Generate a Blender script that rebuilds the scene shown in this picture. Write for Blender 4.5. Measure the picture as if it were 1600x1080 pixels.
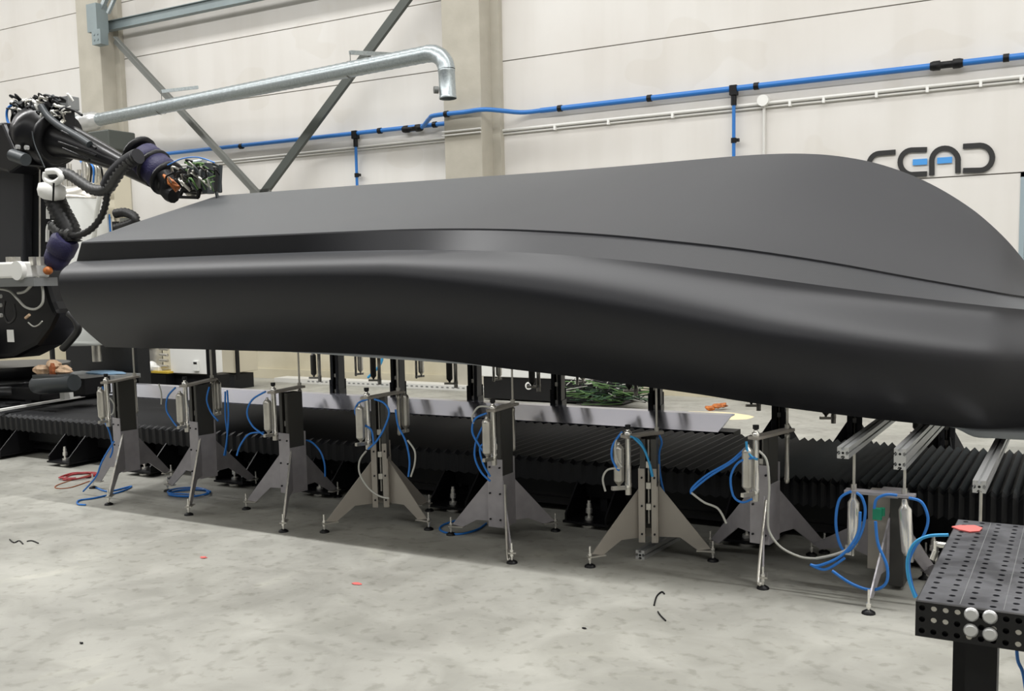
import bpy, math, random
from mathutils import Vector, Matrix
random.seed(7)
for o in list(bpy.data.objects): bpy.data.objects.remove(o)
S = bpy.context.scene
COL = S.collection
# ------------------------------------------------------------------ camera, world, lights, exposure
F_PX, CY, YAW, PITCH, ROLL, HC = 1567.0, 585.0, -.5215, .0965, .0201, 1.6
fw = Vector((math.sin(YAW)*math.cos(PITCH), math.cos(YAW)*math.cos(PITCH), -math.sin(PITCH)))
r0 = Vector((math.cos(YAW), -math.sin(YAW), 0)); d0 = fw.cross(r0)
rx = math.cos(ROLL)*r0 + math.sin(ROLL)*d0; dn = -math.sin(ROLL)*r0 + math.cos(ROLL)*d0
CAM = Vector((0, 0, HC))
cd = bpy.data.cameras.new('camera'); co = bpy.data.objects.new('camera', cd); COL.objects.link(co)
M = Matrix.Identity(4)
for i in range(3):
    M[i][0] = rx[i]; M[i][1] = -dn[i]; M[i][2] = -fw[i]; M[i][3] = CAM[i]
co.matrix_world = M
cd.sensor_width = 36; cd.lens = F_PX/1600*36; cd.shift_y = (CY-540)/1600; cd.clip_end = 200
S.camera = co
def ray(x, y): return rx*((x-800)/F_PX) + dn*((y-CY)/F_PX) + fw
def aY(x, y, Y): q = ray(x, y); return CAM + q*(Y/q.y)             # point seen at a pixel on the plane Y
def aZ(x, y, z): q = ray(x, y); return CAM + q*((z-HC)/q.z)        # ... on the level z
def aX(x, y, X): q = ray(x, y); return CAM + q*(X/q.x)

w = bpy.data.worlds.new('world'); S.world = w; w.use_nodes = True
w.node_tree.nodes['Background'].inputs[0].default_value = (.93, .96, 1, 1)
w.node_tree.nodes['Background'].inputs[1].default_value = .13
S.view_settings.view_transform = 'Standard'; S.view_settings.look = 'None'
S.view_settings.gamma = 1; S.view_settings.use_curve_mapping = False
S.view_settings.exposure = .18
def strip(y, power, x0=-22, x1=8, z=8.4, wy=.12):
    L = bpy.data.lights.new('ceiling_strip', 'AREA'); L.shape = 'RECTANGLE'; L.size = x1-x0; L.size_y = wy
    L.energy = power; L.color = (1, .995, .985)
    o = bpy.data.objects.new('ceiling_strip', L); COL.objects.link(o); o.location = ((x0+x1)/2, y, z)
strip(5.2, 1800); strip(-2.5, 620, wy=.6); strip(10.2, 560, wy=.6)

# ------------------------------------------------------------------ materials
MAT = {}
def mat(name, col, rough=.5, metal=0, spec=.5, noise=None, bump=None, emis=None, coat=0):
    """noise: (scale, amount, second colour); bump: (scale, strength)"""
    m = bpy.data.materials.new(name); m.use_nodes = True; nt = m.node_tree; b = nt.nodes['Principled BSDF']
    b.inputs['Base Color'].default_value = (*col, 1); b.inputs['Roughness'].default_value = rough
    b.inputs['Metallic'].default_value = metal; b.inputs['Specular IOR Level'].default_value = spec
    b.inputs['Coat Weight'].default_value = coat
    tc = nt.nodes.new('ShaderNodeTexCoord')
    if noise:
        n = nt.nodes.new('ShaderNodeTexNoise'); n.inputs['Scale'].default_value = noise[0]; n.inputs['Detail'].default_value = 6
        nt.links.new(tc.outputs['Object'], n.inputs['Vector'])
        r = nt.nodes.new('ShaderNodeValToRGB'); r.color_ramp.elements[0].position = .5-noise[1]; r.color_ramp.elements[1].position = .5+noise[1]
        r.color_ramp.elements[0].color = (*noise[2], 1); r.color_ramp.elements[1].color = (*col, 1)
        nt.links.new(n.outputs['Fac'], r.inputs['Fac']); nt.links.new(r.outputs['Color'], b.inputs['Base Color'])
    if bump:
        n = nt.nodes.new('ShaderNodeTexNoise'); n.inputs['Scale'].default_value = bump[0]; n.inputs['Detail'].default_value = 4
        nt.links.new(tc.outputs['Object'], n.inputs['Vector'])
        bp = nt.nodes.new('ShaderNodeBump'); bp.inputs['Strength'].default_value = bump[1]; bp.inputs['Distance'].default_value = .01
        nt.links.new(n.outputs['Fac'], bp.inputs['Height']); nt.links.new(bp.outputs['Normal'], b.inputs['Normal'])
    MAT[name] = m; return m
def L(r, g, b): return tuple(((c/255+.055)/1.055)**2.4 if c > 10 else c/255/12.92 for c in (r, g, b))
mat('black', (.004, .004, .005), .45, spec=.3); mat('satin_black', (.006, .006, .007), .3, spec=.4)
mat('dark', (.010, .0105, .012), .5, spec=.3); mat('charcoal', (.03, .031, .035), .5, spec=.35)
mat('bellows', (.009, .0095, .011), .55, spec=.35)
mat('steel', L(216, 213, 205), .28, .68, noise=(9, .25, L(180, 177, 169)))
mat('chrome', L(244, 242, 236), .22, .75); mat('dark_red', L(160, 50, 55), .5); mat('alu', L(215, 216, 216), .33, .7); mat('rail', L(196, 197, 210), .2, .8)
mat('plate', L(172, 168, 172), .42, .2, noise=(14, .3, L(152, 149, 152))); mat('post', L(72, 71, 68), .42, .3)
mat('plate_warm', L(165, 159, 150), .42, .2)
mat('galv', L(176, 184, 186), .36, .7, noise=(40, .2, L(150, 158, 161)))
mat('galv_dark', L(110, 112, 110), .5, .4); mat('galv_paint', L(140, 152, 154), .5, .2, noise=(3, .3, L(125, 136, 138)))
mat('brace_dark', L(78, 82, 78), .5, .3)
mat('blue_pipe', L(45, 115, 190), .35); mat('blue_hose', L(40, 120, 205), .3); mat('cyan_hose', L(50, 150, 205), .3)
mat('grey_hose', L(185, 185, 178), .4); mat('hose_black', (.012, .012, .012), .5); mat('corrugated', L(66, 66, 65), .5)
mat('navy', L(30, 27, 66), .6, bump=(60, .5)); mat('white', L(232, 232, 228), .45); mat('white_matte', L(225, 226, 222), .7)
mat('orange', L(205, 120, 45), .5, noise=(30, .2, L(120, 60, 25))); mat('green', L(25, 140, 105), .45)
mat('green_wire', L(90, 125, 70), .5); mat('red', L(200, 50, 55), .6); mat('pink', L(215, 105, 100), .7); mat('pale_blue', L(130, 160, 185), .6); mat('dark_green', L(50, 80, 55), .6)
mat('tan', L(240, 212, 180), .7, noise=(20, .3, L(180, 140, 105))); mat('cream', L(236, 220, 178), .7)
mat('grey', L(120, 122, 122), .5); mat('beige', L(205, 198, 178), .7); mat('motor_grey', L(52, 57, 60), .45)
mat('rust', L(160, 90, 50), .7); mat('conduit', L(214, 213, 208), .5); mat('gold', L(200, 170, 60), .5)
mat('logo_black', L(38, 38, 38), .6); mat('logo_blue', L(72, 150, 220), .6); mat('cloth_dark', L(30, 30, 34), .8)
mat('dirt', L(70, 66, 60), .9); mat('door_blue', L(150, 165, 172), .5)
mat('galv_mid', L(120, 122, 118), .5, .4)  # mid-grey galvanised steel

def wall_mat():
    m = bpy.data.materials.new('plaster_wall'); m.use_nodes = True; nt = m.node_tree; b = nt.nodes['Principled BSDF']
    b.inputs['Roughness'].default_value = .75
    g = nt.nodes.new('ShaderNodeNewGeometry')
    def noise(sc, det, lo, hi, c0, c1, stretch=(1, 1, 1)):
        mp = nt.nodes.new('ShaderNodeMapping'); mp.inputs['Scale'].default_value = stretch
        nt.links.new(g.outputs['Position'], mp.inputs['Vector'])
        n = nt.nodes.new('ShaderNodeTexNoise'); n.inputs['Scale'].default_value = sc; n.inputs['Detail'].default_value = det
        nt.links.new(mp.outputs[0], n.inputs['Vector'])
        r = nt.nodes.new('ShaderNodeValToRGB'); r.color_ramp.elements[0].position = lo; r.color_ramp.elements[1].position = hi
        r.color_ramp.elements[0].color = c0; r.color_ramp.elements[1].color = c1
        nt.links.new(n.outputs['Fac'], r.inputs['Fac']); return r
    a = noise(.35, 5, .3, .7, (*L(212, 208, 202), 1), (*L(226, 224, 220), 1))
    p = noise(.8, 1.5, .60, .615, (1, 1, 1, 1), (.965, .958, .945, 1), (1, 1, 1.6))
    q = noise(.9, 3, .45, .6, (1, 1, 1, 1), (.965, .962, .955, 1), (3, 1, .3))
    m1 = nt.nodes.new('ShaderNodeMixRGB'); m1.blend_type = 'MULTIPLY'; m1.inputs[0].default_value = 1
    m2 = nt.nodes.new('ShaderNodeMixRGB'); m2.blend_type = 'MULTIPLY'; m2.inputs[0].default_value = 1
    nt.links.new(a.outputs[0], m1.inputs[1]); nt.links.new(p.outputs[0], m1.inputs[2])
    nt.links.new(m1.outputs[0], m2.inputs[1]); nt.links.new(q.outputs[0], m2.inputs[2])
    nt.links.new(m2.outputs[0], b.inputs['Base Color']); MAT['wall'] = m
wall_mat()
mat('concrete', L(186, 181, 168), .8, noise=(3, .3, L(168, 163, 150)), bump=(25, .15))
mat('plinth', L(205, 198, 176), .8, noise=(1.5, .2, L(188, 180, 156)))
mat('joint', L(150, 146, 138), .9)
def floor_mat():
    m = bpy.data.materials.new('concrete_floor'); m.use_nodes = True; nt = m.node_tree; b = nt.nodes['Principled BSDF']
    b.inputs['Specular IOR Level'].default_value = .35
    g = nt.nodes.new('ShaderNodeNewGeometry')
    def noise(sc, det, lo, hi, c0, c1, dist=0):
        n = nt.nodes.new('ShaderNodeTexNoise'); n.inputs['Scale'].default_value = sc; n.inputs['Detail'].default_value = det; n.inputs['Distortion'].default_value = dist
        nt.links.new(g.outputs['Position'], n.inputs['Vector'])
        r = nt.nodes.new('ShaderNodeValToRGB'); r.color_ramp.elements[0].position = lo; r.color_ramp.elements[1].position = hi
        r.color_ramp.elements[0].color = c0; r.color_ramp.elements[1].color = c1
        nt.links.new(n.outputs['Fac'], r.inputs['Fac']); return r
    a = noise(.9, 8, .32, .68, (*L(146, 145, 138), 1), (*L(172, 171, 163), 1), .4)
    p = noise(2.6, 10, .38, .60, (.82, .82, .81, 1), (1, 1, 1, 1), 1.2)
    q = noise(14, 8, .33, .45, (.8, .8, .78, 1), (1, 1, 1, 1))
    s = noise(1.7, 6, .62, .70, (1, 1, 1, 1), (1.12, 1.12, 1.1, 1), .8)
    out = a
    for k in (p, q, s):
        mx = nt.nodes.new('ShaderNodeMixRGB'); mx.blend_type = 'MULTIPLY'; mx.inputs[0].default_value = 1
        nt.links.new(out.outputs[0], mx.inputs[1]); nt.links.new(k.outputs[0], mx.inputs[2]); out = mx
    nt.links.new(out.outputs[0], b.inputs['Base Color'])
    rr = noise(1.3, 5, .3, .7, (.42, .42, .42, 1), (.7, .7, .7, 1)); nt.links.new(rr.outputs[0], b.inputs['Roughness'])
    n = nt.nodes.new('ShaderNodeTexNoise'); n.inputs['Scale'].default_value = 30; n.inputs['Detail'].default_value = 6
    nt.links.new(g.outputs['Position'], n.inputs['Vector'])
    bp = nt.nodes.new('ShaderNodeBump'); bp.inputs['Strength'].default_value = .12; bp.inputs['Distance'].default_value = .01
    nt.links.new(n.outputs['Fac'], bp.inputs['Height']); nt.links.new(bp.outputs['Normal'], b.inputs['Normal'])
    MAT['floor'] = m
floor_mat()
def hull_mat():
    m = bpy.data.materials.new('printed_composite'); m.use_nodes = True; nt = m.node_tree; b = nt.nodes['Principled BSDF']
    b.inputs['Base Color'].default_value = (.013, .0135, .017, 1); b.inputs['Roughness'].default_value = .45; b.inputs['Specular IOR Level'].default_value = .4
    b.inputs['Sheen Weight'].default_value = .8; b.inputs['Sheen Roughness'].default_value = .23; b.inputs['Sheen Tint'].default_value = (.88, .94, 1, 1)
    g = nt.nodes.new('ShaderNodeNewGeometry'); mp = nt.nodes.new('ShaderNodeMapping')
    mp.inputs['Rotation'].default_value = (0, math.radians(45), 0)
    nt.links.new(g.outputs['Position'], mp.inputs['Vector'])
    wv = nt.nodes.new('ShaderNodeTexWave'); wv.bands_direction = 'X'; wv.inputs['Scale'].default_value = 60; wv.inputs['Distortion'].default_value = .3
    nt.links.new(mp.outputs[0], wv.inputs['Vector'])
    bp = nt.nodes.new('ShaderNodeBump'); bp.inputs['Strength'].default_value = .06; bp.inputs['Distance'].default_value = .001
    nt.links.new(wv.outputs['Fac'], bp.inputs['Height']); nt.links.new(bp.outputs['Normal'], b.inputs['Normal'])
    MAT['hull'] = m
hull_mat()
def table_mat():
    m = bpy.data.materials.new('blackened_steel_top'); m.use_nodes = True; nt = m.node_tree; b = nt.nodes['Principled BSDF']
    b.inputs['Roughness'].default_value = .4; b.inputs['Metallic'].default_value = .3
    tc = nt.nodes.new('ShaderNodeTexCoord')
    n = nt.nodes.new('ShaderNodeTexNoise'); n.inputs['Scale'].default_value = 7; n.inputs['Detail'].default_value = 8; n.inputs['Distortion'].default_value = 1
    nt.links.new(tc.outputs['Object'], n.inputs['Vector'])
    r = nt.nodes.new('ShaderNodeValToRGB'); r.color_ramp.elements[0].position = .35; r.color_ramp.elements[1].position = .75
    r.color_ramp.elements[0].color = (*L(52, 53, 58), 1); r.color_ramp.elements[1].color = (*L(104, 105, 110), 1)
    nt.links.new(n.outputs['Fac'], r.inputs['Fac']); nt.links.new(r.outputs[0], b.inputs['Base Color']); MAT['tabletop'] = m
table_mat()

# ------------------------------------------------------------------ mesh helpers
class MB:
    def __init__(s): s.v = []; s.f = []; s.sm = []; s.mi = []; s.cur = 0
    def add(s, vs, fs, smooth=False):
        k = len(s.v); s.v += [tuple(v) for v in vs]
        for f in fs: s.f.append(tuple(i+k for i in f)); s.sm.append(smooth); s.mi.append(s.cur)
        return s
    def box(s, c, d, rz=0, m=None):
        c = Vector(c); hx, hy, hz = d[0]/2, d[1]/2, d[2]/2
        R = m if m else Matrix.Rotation(rz, 3, 'Z')
        vs = [c + R @ Vector((x, y, z)) for x in (-hx, hx) for y in (-hy, hy) for z in (-hz, hz)]
        return s.add(vs, [(0, 1, 3, 2), (4, 6, 7, 5), (0, 4, 5, 1), (2, 3, 7, 6), (0, 2, 6, 4), (1, 5, 7, 3)])
    def b2(s, a, b):
        return s.box([(a[i]+b[i])/2 for i in range(3)], [abs(b[i]-a[i]) for i in range(3)])
    def bar(s, a, b, w, h, up=(0, 0, 1)):
        a, b = Vector(a), Vector(b); z = (b-a).normalized(); u = Vector(up)
        if abs(z.dot(u)) > .98: u = Vector((1, 0, 0))
        x = u.cross(z).normalized(); y = z.cross(x)
        m = Matrix((x, y, z)).transposed()
        return s.box((a+b)/2, (w, h, (b-a).length), m=m)
    def cyl(s, a, b, r, r2=None, n=14, cap=True):
        return s.lathe(a, b, [(0, r), (1, r if r2 is None else r2)], n, cap)
    def lathe(s, a, b, prof, n=16, cap=True, smooth=True):
        a, b = Vector(a), Vector(b); z = (b-a); Ln = z.length; z.normalize()
        u = Vector((0, 0, 1)) if abs(z.z) < .9 else Vector((1, 0, 0))
        x = u.cross(z).normalized(); y = z.cross(x); vs = []; fs = []
        for t, r in prof:
            for k in range(n):
                an = 2*math.pi*k/n; vs.append(a + z*(Ln*t) + (x*math.cos(an)+y*math.sin(an))*r)
        for i in range(len(prof)-1):
            for k in range(n):
                k2 = (k+1) % n; fs.append((i*n+k, i*n+k2, (i+1)*n+k2, (i+1)*n+k))
        s.add(vs, fs, smooth)
        if cap:
            s.add([vs[k] for k in range(n)], [tuple(range(n-1, -1, -1))]); s.add(vs[-n:], [tuple(range(n))])
        return s
    def tube(s, pts, r, n=8, sub=5, rfun=None, cap=True):
        P = spline([Vector(p) for p in pts], sub) if sub > 1 else [Vector(p) for p in pts]
        x = None; vs = []; fs = []
        for i, p in enumerate(P):
            t = (P[min(i+1, len(P)-1)] - P[max(i-1, 0)]).normalized()
            if x is None:
                u = Vector((0, 0, 1)) if abs(t.z) < .9 else Vector((1, 0, 0)); x = u.cross(t).normalized()
            else: x = (x - t*x.dot(t)).normalized()
            y = t.cross(x); rr = rfun(i/(len(P)-1), i)*r if rfun else r
            for k in range(n):
                an = 2*math.pi*k/n; vs.append(p + (x*math.cos(an)+y*math.sin(an))*rr)
        for i in range(len(P)-1):
            for k in range(n):
                k2 = (k+1) % n; fs.append((i*n+k, i*n+k2, (i+1)*n+k2, (i+1)*n+k))
        s.add(vs, fs, True)
        if cap: s.add(vs[:n], [tuple(range(n-1, -1, -1))]); s.add(vs[-n:], [tuple(range(n))])
        return s
    def prism(s, pts, d):
        """closed polygon pts (3-D, planar) extruded by vector d"""
        pts = [Vector(p) for p in pts]; d = Vector(d); n = len(pts)
        vs = pts + [p+d for p in pts]
        fs = [tuple(range(n-1, -1, -1)), tuple(range(n, 2*n))] + [(i, (i+1) % n, (i+1) % n+n, i+n) for i in range(n)]
        return s.add(vs, fs)
    def blob(s, c, rad, n=12, m=8, jit=0, seed=0):
        rnd = random.Random(seed); c = Vector(c); vs = [c+Vector((0, 0, rad[2]))]; fs = []
        for i in range(1, m):
            th = math.pi*i/m
            for k in range(n):
                ph = 2*math.pi*k/n; j = 1+rnd.uniform(-jit, jit)
                vs.append(c+Vector((rad[0]*math.sin(th)*math.cos(ph), rad[1]*math.sin(th)*math.sin(ph), rad[2]*math.cos(th)))*1 if not jit else
                          c+Vector((rad[0]*math.sin(th)*math.cos(ph)*j, rad[1]*math.sin(th)*math.sin(ph)*j, rad[2]*math.cos(th)*j)))
        vs.append(c-Vector((0, 0, rad[2])))
        for k in range(n): fs.append((0, 1+k, 1+(k+1) % n))
        for i in range(m-2):
            for k in range(n): a = 1+i*n; fs.append((a+k, a+n+k, a+n+(k+1) % n, a+(k+1) % n))
        e = len(vs)-1; a = 1+(m-2)*n
        for k in range(n): fs.append((e, a+(k+1) % n, a+k))
        return s.add(vs, fs, not jit)
    def build(s, name, mats, parent=None, bevel=0, origin=None):
        me = bpy.data.meshes.new(name)
        og = Vector(origin) if origin is not None else None
        if og is None:
            og = parent_origin(parent) if parent else Vector((0, 0, 0))
        me.from_pydata([tuple(Vector(v)-og) for v in s.v], [], s.f)
        for p, q, mi in zip(me.polygons, s.sm, s.mi): p.use_smooth = q; p.material_index = mi
        for mm in (mats if isinstance(mats, (list, tuple)) else [mats]): me.materials.append(MAT[mm])
        me.update()
        o = bpy.data.objects.new(name, me); COL.objects.link(o)
        if parent: o.parent = parent; o.location = og-parent_origin(parent)
        else: o.location = og
        if bevel:
            b = o.modifiers.new('bevel', 'BEVEL'); b.width = bevel; b.segments = 2; b.limit_method = 'ANGLE'; b.angle_limit = math.radians(40)
        return o
def parent_origin(p):
    v = Vector(p.location)
    while p.parent: p = p.parent; v = v+Vector(p.location)
    return v
def spline(P, sub):
    out = []
    for i in range(len(P)-1):
        a = P[max(i-1, 0)]; b = P[i]; c = P[i+1]; d = P[min(i+2, len(P)-1)]
        for k in range(sub):
            t = k/sub; out.append(.5*((2*b)+(c-a)*t+(2*a-5*b+4*c-d)*t*t+(3*b-a-3*c+d)*t**3))
    out.append(P[-1]); return out
def thing(name, label, cat, loc=(0, 0, 0), group=None):
    o = bpy.data.objects.new(name, None); COL.objects.link(o); o.location = loc; o.empty_display_size = .1
    o['label'] = label; o['category'] = cat
    if group: o['group'] = group
    return o
def tag(o, label, cat, group=None, kind=None):
    o['label'] = label; o['category'] = cat
    if group: o['group'] = group
    if kind: o['kind'] = kind
    return o
def struct(o): o['kind'] = 'structure'; return o

# ------------------------------------------------------------------ the hall
WY = 12.5; WX0, WX1 = -26.0, 7.0; ZC = 9.0
m = MB().b2((WX0, -9, -.2), (WX1, WY+.3, 0)); struct(m.build('floor', 'floor'))
m = MB().b2((WX0, -9, ZC), (WX1, WY+.3, ZC+.2)); struct(m.build('ceiling', 'wall'))
m = MB()
g = .007; levels = [0, 2.635, 4.62, 5.6, 6.575, 7.6, ZC]
DX0, DX1, DZ = -.68, 3.4, 2.635
for a, b in zip(levels[:-1], levels[1:]):
    if a == 0:
        m.b2((WX0, WY, a), (DX0, WY+.25, b-g)); m.b2((DX1, WY, a), (WX1, WY+.25, b-g))
    else: m.b2((WX0, WY, a+g), (WX1, WY+.25, b-g))
m.cur = 1; m.b2((WX0, WY+.03, 2.5), (WX1, WY+.24, ZC))
struct(m.build('wall_back', ['wall', 'joint']))
m = MB().b2((DX0, WY+.06, 0), (DX1, WY+.12, DZ)); dd = struct(m.build('door_1', 'door_blue'))
m = MB().b2((DX0, WY-.01, 0), (DX0+.05, WY+.06, DZ)).b2((DX1-.05, WY-.01, 0), (DX1, WY+.06, DZ)).b2((DX0, WY-.01, DZ-.05), (DX1, WY+.06, DZ))
m.build('door_frame', 'door_blue', dd)
m = MB().b2((WX0-.2, -9, 0), (WX0, WY+.3, ZC)); struct(m.build('wall_left', 'wall'))
m = MB().b2((WX1, -9, 0), (WX1+.2, WY+.3, ZC)); struct(m.build('wall_right', 'wall'))
# plinth strip along the foot of the back wall
m = MB().b2((WX0, WY-.05, 0), (DX0-.3, WY, .16)).b2((WX0, WY-.012, .16), (-6.2, WY, 1.15)); struct(m.build('baseboard_back', 'plinth'))
# concrete columns
for i, (x0, x1, w2) in enumerate(((-15.72, -15.13, .0), (-7.98, -7.36, 0))):
    m = MB().b2((x0, 12.1, 0), (x1, WY, ZC)); struct(m.build('trim_%d' % (i+1), 'concrete', bevel=.012))
    m = MB().b2((x1, 12.4, 0), (x1+.13, WY, ZC)); struct(m.build('trim_%d' % (i+3), 'concrete'))

# horizontal double beam between the columns
t = thing('steel_beam', 'galvanised double steel beam crossing between the two concrete columns at the top', 'beam', (-15.0, 12.1, 5.9))
m = MB().b2((-15.1, 12.24, 6.05), (-8.0, 12.27, 6.2)).b2((-15.1, 12.2, 6.195), (-8.0, 12.32, 6.205)).b2((-15.1, 12.2, 6.045), (-8.0, 12.32, 6.055))
m.build('upper_rail', 'galv_paint', t)
m = MB().b2((-15.13, 11.86, 5.95), (-14.88, 12.1, 6.42)); m.build('bracket', 'galv_paint', t)
m = MB().b2((-15.0, 11.84, 5.72), (-14.78, 12.0, 5.97))
for dx in (-.05, .04):
    for dz in (-.04, .05): m.cyl((-14.89+dx, 11.83, 5.84+dz), (-14.89+dx, 11.85, 5.84+dz), .018)
m.build('gusset', 'galv_paint', t)
m = MB().bar((-14.95, 12.0, 6.3), (-13.2, 12.0, 8.4), .07, .07); m.build('diagonal_bar', 'galv', t)
m = MB().bar((-14.75, 12.0, 6.25), (-12.9, 12.0, 8.4), .05, .05); m.build('diagonal_bar', 'galv', t)
# K-braces
Vb = aY(407, 302, 12.1); E1 = aY(180, 62, 12.1); E2 = aY(640, -8, 12.1)
E2 = Vb+(E2-Vb)*1.25; E1 = E1+Vector((0, 0, 0)); dV = Vector((.25, 0, -.28))
m = MB().bar(E1, Vb+dV, .13, .02, up=(0, 1, 0)).bar(E1+Vector((.04, -.03, .03)), Vb+dV+Vector((.04, -.03, .03)), .02, .07, up=(0, 1, 0))
tag(m.build('diagonal_brace', 'galv_mid', origin=E1), 'light grey diagonal wall brace running down from the left concrete column', 'brace')
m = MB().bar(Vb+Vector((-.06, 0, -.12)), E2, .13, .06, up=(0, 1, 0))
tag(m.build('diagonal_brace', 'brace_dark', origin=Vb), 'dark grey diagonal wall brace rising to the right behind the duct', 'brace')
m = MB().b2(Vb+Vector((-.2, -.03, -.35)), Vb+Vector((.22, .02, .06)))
tag(m.build('brace_plate', 'galv_mid', origin=Vb), 'small steel plate where the two diagonal braces meet', 'plate')

# ventilation duct
DZ0 = 4.45
def ductp(x, y):
    q = ray(x, y); return CAM+q*((DZ0-HC)/q.z)
A0, A1 = ductp(150, 188), ductp(669, 84)
dirv = (A1-A0).normalized()
t = thing('ventilation_duct', 'galvanised spiral ventilation duct with a bend ending before the right concrete column', 'duct', A0)
ext = A0-dirv*2.5; n = 60
pts = [A0+(A1-A0)*i/20 for i in range(21)]
m = MB(); Ls = (A1-A0).length; R = .105
steps = int(Ls/.035); prof = [(i/steps, R+(.004 if i % 4 == 0 else 0)) for i in range(steps+1)]
m.lathe(A0, A1, prof, 20); m.build('duct_pipe', 'galv', t)
down = Vector((.05, -.02, -1)).normalized(); Rb = .24
pp = []
for i in range(13):
    a = math.pi/2*i/12; pp.append(A1+dirv*Rb*math.sin(a)*1.2+down*Rb*(1-math.cos(a)))
m = MB().tube(pp, R+.004, 20, 1, rfun=lambda t_, i: 1.02 if i % 3 == 0 else 1); m.build('bend', 'galv', t)
e0 = pp[-1]; e1 = e0+down*.36
m = MB().lathe(e0, e1, [(0, R), (.04, R+.006), (.08, R), (.9, R), (.94, R+.008), (1, R+.004)], 20, cap=False)
m.lathe(e0, e1, [(0, R-.004), (1, R-.004)], 20, cap=False); m.build('outlet', 'galv', t)
m = MB().cyl(e0+down*.25+Vector((-.1, -.06, 0)), e0+down*.25+Vector((-.14, -.1, 0)), .045); m.build('damper_handle', 'galv_dark', t)
# flexible collar and wide section at the robot end
q1 = A0+dirv*.12; q0 = A0-dirv*.45
m = MB().lathe(q0, q1, [(0, .15), (.15, .155), (.2, .14), (.3, .158), (.4, .14), (.5, .158), (.6, .14), (.7, .158), (.8, .13), (1, .115)], 20); m.build('flexible_collar', 'alu', t)
q2 = q0-dirv*6
m = MB().lathe(q2, q0, [(i/60, .15+(.004 if i % 2 else 0)) for i in range(61)], 20); m.build('wide_pipe', 'galv_paint', t)
def hanger(px, py, lab, bx, by):
    c = ductp(px, py); top = c+Vector((0, 0, R+.02)); k = aY(bx, by, c.y)
    t2 = thing('duct_hanger', lab, 'bracket', k)
    m = MB().bar(k, Vector((k.x+.25, 12.15, k.z+.12)), .05, .05); m.build('bracket_arm', 'galv', t2)
    m = MB().cyl(k, Vector((k.x, k.y, c.z+R)), .006); m.build('threaded_rod', 'galv_dark', t2)
    m = MB().lathe(c-dirv*.015, c+dirv*.015, [(0, R+.012), (1, R+.012)], 20, cap=False); m.build('ring', 'galv_dark', t2)
hanger(252, 168, 'duct hanger with bracket arm left of the light grey brace', 252, 143)
hanger(548, 109, 'duct hanger with bracket arm over the dark grey brace', 547, 82)

# compressed air pipe
PZ = 3.87
t = thing('air_pipe', 'long blue compressed air pipe running across the back wall', 'pipe', (-7, 12.4, PZ))
m = MB().cyl((-15.0, 12.42, PZ-.01), (-8.05, 12.42, PZ-.03), .032).tube([(-8.9, 12.42, PZ-.06), (-8.6, 12.42, PZ-.05), (-8.3, 12.2, PZ+.02), (-8.1, 12.05, PZ+.03), (-7.6, 12.05, PZ+.03), (-7.25, 12.05, PZ+.03), (-6.9, 12.38, PZ), (-6.6, 12.42, PZ)], .032, 10, 5).cyl((-6.6, 12.42, PZ), (WX1-.05, 12.42, PZ), .036)
m.build('pipe_run', 'blue_pipe', t)
for x, z0 in ((-9.82, PZ-.03), (-3.885, PZ)):
    m = MB().cyl((x, 12.42, z0), (x, 12.42, .9), .022); m.build('drop_pipe', 'blue_pipe', t)
    m = MB().box((x, 12.42, z0-.02), (.09, .09, .12)).cyl((x, 12.42, z0-.06), (x, 12.42, z0-.2), .035); m.build('tee_fitting', 'black', t)
    m = MB().cyl((x-.0, 12.42, z0-.6), (x, 12.42, z0-.66), .035).b2((x, 12.4, z0-.65), (x+.07, 12.44, z0-.61)); m.build('clip', 'black', t)
for x, z0 in ((-8.75, PZ-.05), (-1.45, PZ)):
    m = MB().lathe((x-.17, 12.42, z0), (x+.17, 12.42, z0), [(0, .045), (.1, .055), (.3, .055), (.32, .04), (.68, .04), (.7, .055), (.9, .055), (1, .045)]); m.build('coupling', 'black', t)
for x in (-12.2, -10.9, -9.35, -8.35, -7.9, -6.3, -5.0, -3.6, -.85):
    yy = 12.05 if -8.2 < x < -7.3 else 12.42
    m = MB().cyl((x-.03, yy, PZ+(-.03 if x < -8.2 else .03 if yy < 12.3 else 0)), (x+.03, yy, PZ+(-.03 if x < -8.2 else .03 if yy < 12.3 else 0)), .045); m.build('clip', 'black', t)
# white conduit rail under it
t = thing('cable_conduit', 'white cable conduit with clips fixed to the wall below the blue pipe', 'conduit', (-3.5, 12.45, 3.66))
m = MB().cyl((-7.36, 12.47, 3.66), (WX1-.05, 12.47, 3.66), .022).cyl((-7.36, 12.48, 3.615), (WX1-.05, 12.48, 3.615), .014)
m.cyl((-15.1, 12.47, 3.64), (-7.98, 12.47, 3.64), .016).cyl((-15.1, 12.48, 3.6), (-7.98, 12.48, 3.6), .012)
m.tube([(-8.0, 12.08, 3.66), (-7.36, 12.08, 3.66)], .014, 8, 1).tube([(-8.0, 12.08, 3.61), (-7.36, 12.08, 3.61)], .012, 8, 1)
m.build('conduit_run', 'conduit', t)
for x in (-3.2, -2.8, -2.2, -1.65, -1.1, -.7, -5.6, -6.4, -4.7): 
    m = MB().box((x, 12.46, 3.625), (.03, .05, .06)); m.build('clip', 'white', t)
m = MB().cyl((-3.52, 12.5, 3.69), (-3.52, 12.4, 3.69), .07); m.build('junction_box', 'white', t)
m = MB().cyl((-3.52, 12.47, 3.63), (-3.52, 12.47, 1.0), .018); m.build('drop_conduit', 'conduit', t)

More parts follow.
